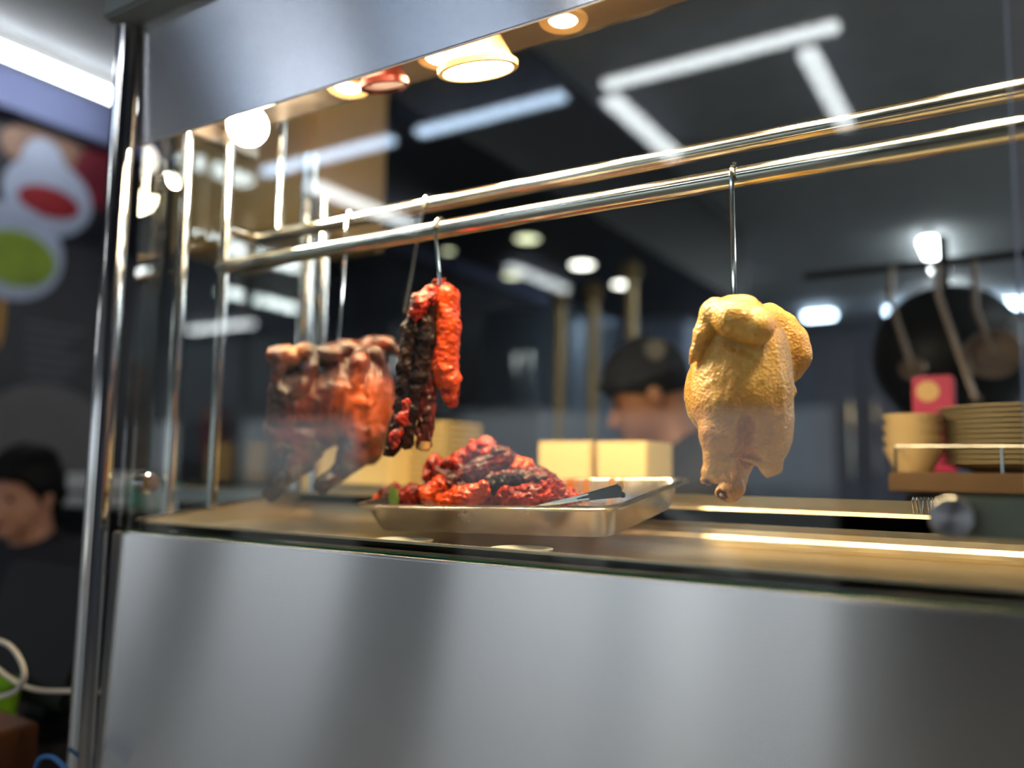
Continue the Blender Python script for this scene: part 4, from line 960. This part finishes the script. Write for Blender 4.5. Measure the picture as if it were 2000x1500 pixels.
o = b.build('shirt_logo', plain('gold_thread', '#8a6a2c', .5), pw, local=True); o.location = (-.036, -.10, -.285); o.rotation_euler = (0, 0, math.radians(20))

# ------------------------------------------------------------------ pay counter beside the case
pc = thing('pay_counter', 'black pay counter beside the corner post of the case', 'counter', (-1.95, .9, 0))
MB().box(-2.6, .74, .0, -1.27, .88, .77).build('body', M_black, pc, bevel=.006); MB().box(-2.62, .72, .77, -1.26, 1.02, .80).build('top', plain('counter_black', (.015, .015, .018), .25), pc, bevel=.004)
CT = .80
a = at(78, 1412, Z=.88)
t = thing('wooden_block', 'thick dark wooden block on the pay counter', 'block', (a.x-.15, a.y, CT))
MB().box(-.25, -.12, 0, .0, .0, .075).build('board', plain('walnut', '#5c3a22', .5, var=.25, scale=12), t, bevel=.004, local=True)
for fx in (-.18, -.03): MB().box(fx, -.11, -.006, fx+.015, -.01, 0).build('foot', M_black, t, local=True)
t.location = (a.x, a.y, CT+.006)
mo = at(80, 1230, Y=.93)
t = thing('payment_terminal', 'black payment monitor seen from behind on the pay counter', 'monitor', (mo.x, .93, CT))
Mm = Matrix.Translation((mo.x, .93, mo.z)) @ Matrix.Rotation(math.radians(-18), 4, 'X')
MB().box(-.19, -.012, -.13, .17, .03, .13, Mm).build('screen_housing', M_black, t, bevel=.01)
MB().box(-.17, .030, -.11, .15, .032, .11, Mm).build('screen', plain('dark_screen', (.01, .012, .02), .1), t)
MB().box(mo.x-.04, .93, CT, mo.x+.04, .98, mo.z-.06).build('stand', M_black, t, bevel=.006); MB().box(mo.x-.11, .90, CT, mo.x+.11, 1.01, CT+.02).build('base', M_black, t, bevel=.006)
c = at(-12, 1345, Y=.84)
t = thing('green_pot', 'small bright green pot on the pay counter', 'pot', (c.x, .84, CT))
MB().lathe([(.0001, 0), (.035, 0), (.045, .105), (.042, .107), (.034, .01), (.0001, .008)], (c.x, .84, CT), 24, caps=False).build('body', plain('lime_green', '#6aa01c', .4), t, smooth='auto')
MB().lathe([(.046, .095), (.048, .097), (.048, .107), (.043, .109)], (c.x, .84, CT), 24, caps=False).build('rim', plain('lime_green_dark', '#4c7a14', .4), t, smooth='auto')
def cable(pts, r, col, label):
    P = [Vector(p) for p in pts]; Q = []
    for i in range(len(P)-1):
        p0, p1, p2, p3 = P[max(i-1, 0)], P[i], P[i+1], P[min(i+2, len(P)-1)]
        for k in range(8):
            u = k/8; Q.append(.5*((2*p1)+(p2-p0)*u+(2*p0-5*p1+4*p2-p3)*u*u+(3*p1-p0-3*p2+p3)*u**3))
    Q.append(P[-1]); tag(MB().tube(Q, r, 8).build('cable', plain('cable_'+col[1:], col, .5), smooth='auto'), label, 'cable')
cable([at(-30, 1245, Y=.745), at(20, 1262, Y=.745), at(47, 1310, Y=.745), at(30, 1350, Y=.745), at(-30, 1368, Y=.75)], .0042, '#cfcac4', 'white cable loop standing over the pay counter')
cable([at(-30, 1285, Y=.775), at(20, 1325, Y=.775), at(70, 1347, Y=.78), at(150, 1350, Y=.79), at(215, 1352, Y=.80)], .0040, '#c5bdb2', 'off-white cable running behind the corner post')
cable([at(70, 1500, Y=.70), at(80, 1480, Y=.70), at(105, 1480, Y=.70), at(135, 1508, Y=.70)], .0035, '#2a6cae', 'blue cable bent in a small loop by the wooden block')
# white printer and shelf behind the woman, teal cups beyond the side glass
a = at(165, 955, Y=1.75)
t = thing('receipt_printer', 'white printer on a ledge behind the seated woman', 'printer', (a.x, 1.8, a.z))
MB().box(a.x-.12, 1.72, a.z-.005, a.x+.10, 1.95, a.z+.055).build('body', M_white, t, bevel=.008); MB().box(a.x-.14, 1.70, a.z-.06, a.x+.13, 1.97, a.z-.022).build('paper_drawer', M_white, t, bevel=.006); MB().box(a.x-.11, 1.73, a.z-.022, a.x+.09, 1.94, a.z-.005).build('gap', M_dark, t)
lz = a.z-.061
t = thing('back_ledge', 'dark ledge cabinet under the white printer and teal cups', 'cabinet', (a.x+.3, 1.85, 0)); MB().box(a.x-.5, 1.66, lz-.03, a.x+.75, 2.05, lz).build('top', M_black, t, bevel=.004)
MB().box(a.x-.48, 1.70, 0, a.x+.73, 2.03, lz-.03).build('body', M_black, t)
for dx in (0, .4, .8): MB().box(a.x-.47+dx, 1.685, .06, a.x-.09+dx, 1.70, lz-.05).build('door', M_black, t, bevel=.003)
M_teal = plain('teal_plastic', '#4fae9e', .3, var=.12)
for k, (u, hgt) in enumerate(((255, .085), (285, .075), (318, .085))):
    p = at(u, 1000, Y=1.75)
    tag(MB().lathe([(.0001, 0), (.032, 0), (.042, hgt), (.040, hgt), (.030, .004), (.0001, .004)], (p.x, 1.78, lz), 24, caps=False).build('teal_cup', M_teal if k != 1 else M_white, smooth='auto'), ('teal plastic cup nearest the corner post on the ledge', 'pale cup between the two teal cups', 'teal plastic cup farther from the corner post on the ledge')[k], 'cup')

# ------------------------------------------------------------------ menu board on the dark wall
WX = -3.985
ys = [at(u, v, X=WX) for u, v in ((-60, 500), (235, 500))]
t = thing('menu_board', 'dark menu board with printed pictures of red and green bowls', 'menu board', (WX, (ys[0].y+ys[1].y)/2, 2.0))
ya, yb = at(-120, 300, X=WX).y, at(330, 300, X=WX).y
MB().box(-3.999, ya, .95, WX, yb, 2.86).build('board', plain('menu_black', (.010, .011, .018), .45), t)
def disc(u, v, ru, rv, mat, name, lift):
    c = at(u, v, X=WX+lift); hy = abs(at(u+ru, v, X=WX+lift).y-c.y); hz = abs(at(u, v-rv, X=WX+lift).z-c.z)
    b = MB(); n = 40; b.prism([(WX+lift-.0012, c.y+hy*math.cos(2*math.pi*k/n), c.z+hz*math.sin(2*math.pi*k/n)) for k in range(n)], (.0012, 0, 0)); b.build(name, mat, t)
P_white = plain('print_white', '#a9b4cc', .5, var=.1); P_red = plain('print_red', '#8f2028', .5, var=.2, scale=8); P_green = plain('print_green', '#7d9420', .5, var=.2, scale=8); P_grey = plain('print_grey', '#5f5b5c', .5, var=.08); P_brown = plain('print_brown', '#8a6a58', .5, var=.4, scale=8); P_wine = plain('print_wine', '#6b1a2a', .5, var=.4, scale=8)
disc(95, 300, 90, 45, P_brown, 'printed_food', .001); disc(200, 350, 55, 60, P_wine, 'printed_food', .0015); disc(85, 330, 45, 60, P_white, 'printed_spoon', .002)
disc(95, 385, 85, 75, P_white, 'printed_bowl', .003); disc(97, 395, 60, 30, P_red, 'printed_soup', .0045)
disc(25, 490, 100, 95, P_white, 'printed_bowl', .006); disc(35, 505, 75, 55, P_green, 'printed_soup', .0075)
disc(85, 860, 125, 110, P_grey, 'printed_plate', .002); disc(0, 620, 8, 60, plain('print_orange', '#c08a28', .5), 'printed_stripe', .002)
for k in range(6):
    va = 620+k*20; c0, c1 = at(50, va+10, X=WX+.002), at(165-(k % 3)*18, va+10, X=WX+.002)
    MB().box(WX+.001, min(c0.y, c1.y), c0.z-.011, WX+.002, max(c0.y, c1.y), c0.z+.011).build('printed_text_line', plain('print_text', '#474c56', .5), t)

# ------------------------------------------------------------------ white car parked on the street, mirrored in the lower part of the case glass
def car():
    v = at(1225, 1060, Y=2*GY+10.2); loc = (v.x, -10.2, -.5)
    t = thing('car', 'white hatchback car parked on the street in front of the hall', 'car', loc, math.radians(38))
    Mw = plain('car_white', '#d6dcde', .25, var=.03, coat=.8); Mg = plain('car_window', (.02, .025, .03), .06); Mb = plain('car_black_trim', (.02, .02, .02), .5)
    W = .82
    def side(poly, w0, w1=None): return [(x, -w0, z) for x, z in poly]
    low = [(-1.75, .35), (-1.8, .6), (-1.7, .86), (-1.0, .90), (.65, .90), (1.45, .78), (1.78, .62), (1.82, .35)]
    b = MB(); b.prism([(x, -W, z) for x, z in low], (0, 2*W, 0)); b.build('body', Mw, t, bevel=.06, seg=3, local=True)
    # greenhouse: glass block tapering to the roof, then pillars and roof proud of it
    base = [(-1.55, -W+.05), (.72, -W+.05), (.72, W-.05), (-1.55, W-.05)]; topp = [(-1.15, -.60), (-.02, -.60), (-.02, .60), (-1.15, .60)]
    zb, zt = .86, 1.36
    b = MB(); V0 = [b.bm.verts.new((x, y, zb)) for x, y in base]; V1 = [b.bm.verts.new((x, y, zt)) for x, y in topp]
    b.bm.faces.new(V0[::-1]); b.bm.faces.new(V1)
    for k in range(4): b.bm.faces.new((V0[k], V0[(k+1) % 4], V1[(k+1) % 4], V1[k]))
    b.build('windows', Mg, t, local=True)
    MB().box(-1.22, -.63, zt-.015, .03, .63, zt+.045).build('roof', Mw, t, bevel=.03, seg=3, local=True)
    for sy in (-1, 1):
        B = lambda k: Vector((base[k][0], base[k][1], zb)); T = lambda k: Vector((topp[k][0], topp[k][1], zt))
        i0, i1 = (0, 1) if sy < 0 else (3, 2)
        for q0, q1, r in ((B(i1), T(i1), .045), (B(i0), T(i0), .07), ((B(i0)*.45+B(i1)*.55), (T(i0)*.45+T(i1)*.55), .035)):
            m = (q0+q1)/2+Vector((.0, 0, .015)); MB().tube([q0, m, q1], r, 10).build('pillar', Mw, t, smooth='auto', local=True)
        MB().tube([T(i0), T(i1)], .04, 10).build('roof_rail', Mw, t, smooth='auto', local=True); MB().tube([B(i0), B(i1)], .03, 10).build('window_sill', Mw, t, smooth='auto', local=True)
        mir = MB().box(.45, sy*W-.02, .90, .62, sy*(W+.2)-.02, 1.04).build('wing_mirror', Mw, t, bevel=.03, local=True)
        MB().box(1.62, sy*.62-.16, .55, 1.80, sy*.62+.16, .70).build('headlamp', plain('lamp_glass', '#c8ccd0', .1), t, bevel=.03, local=True)
        for x in (-1.15, 1.15):
            c = (x, sy*(W-.08), .31)
            w_ = MB().lathe([(.19, -.1), (.29, -.1), (.31, -.07), (.31, .07), (.29, .1), (.19, .1)], c, 28, 'Y', caps=False).build('tyre', Mb, t, smooth='auto', local=True)
            MB().lathe([(.0001, -.085), (.05, -.09), (.19, -.07), (.19, .07), (.05, .09), (.0001, .085)], c, 28, 'Y').build('wheel_rim', M_pol, w_, smooth='auto', local=True)
    MB().box(1.72, -.7, .36, 1.86, .7, .50).build('bumper', Mb, t, bevel=.03, local=True); MB().box(1.74, -.4, .56, 1.82, .4, .66).build('grille', Mb, t, bevel=.01, local=True)
car()
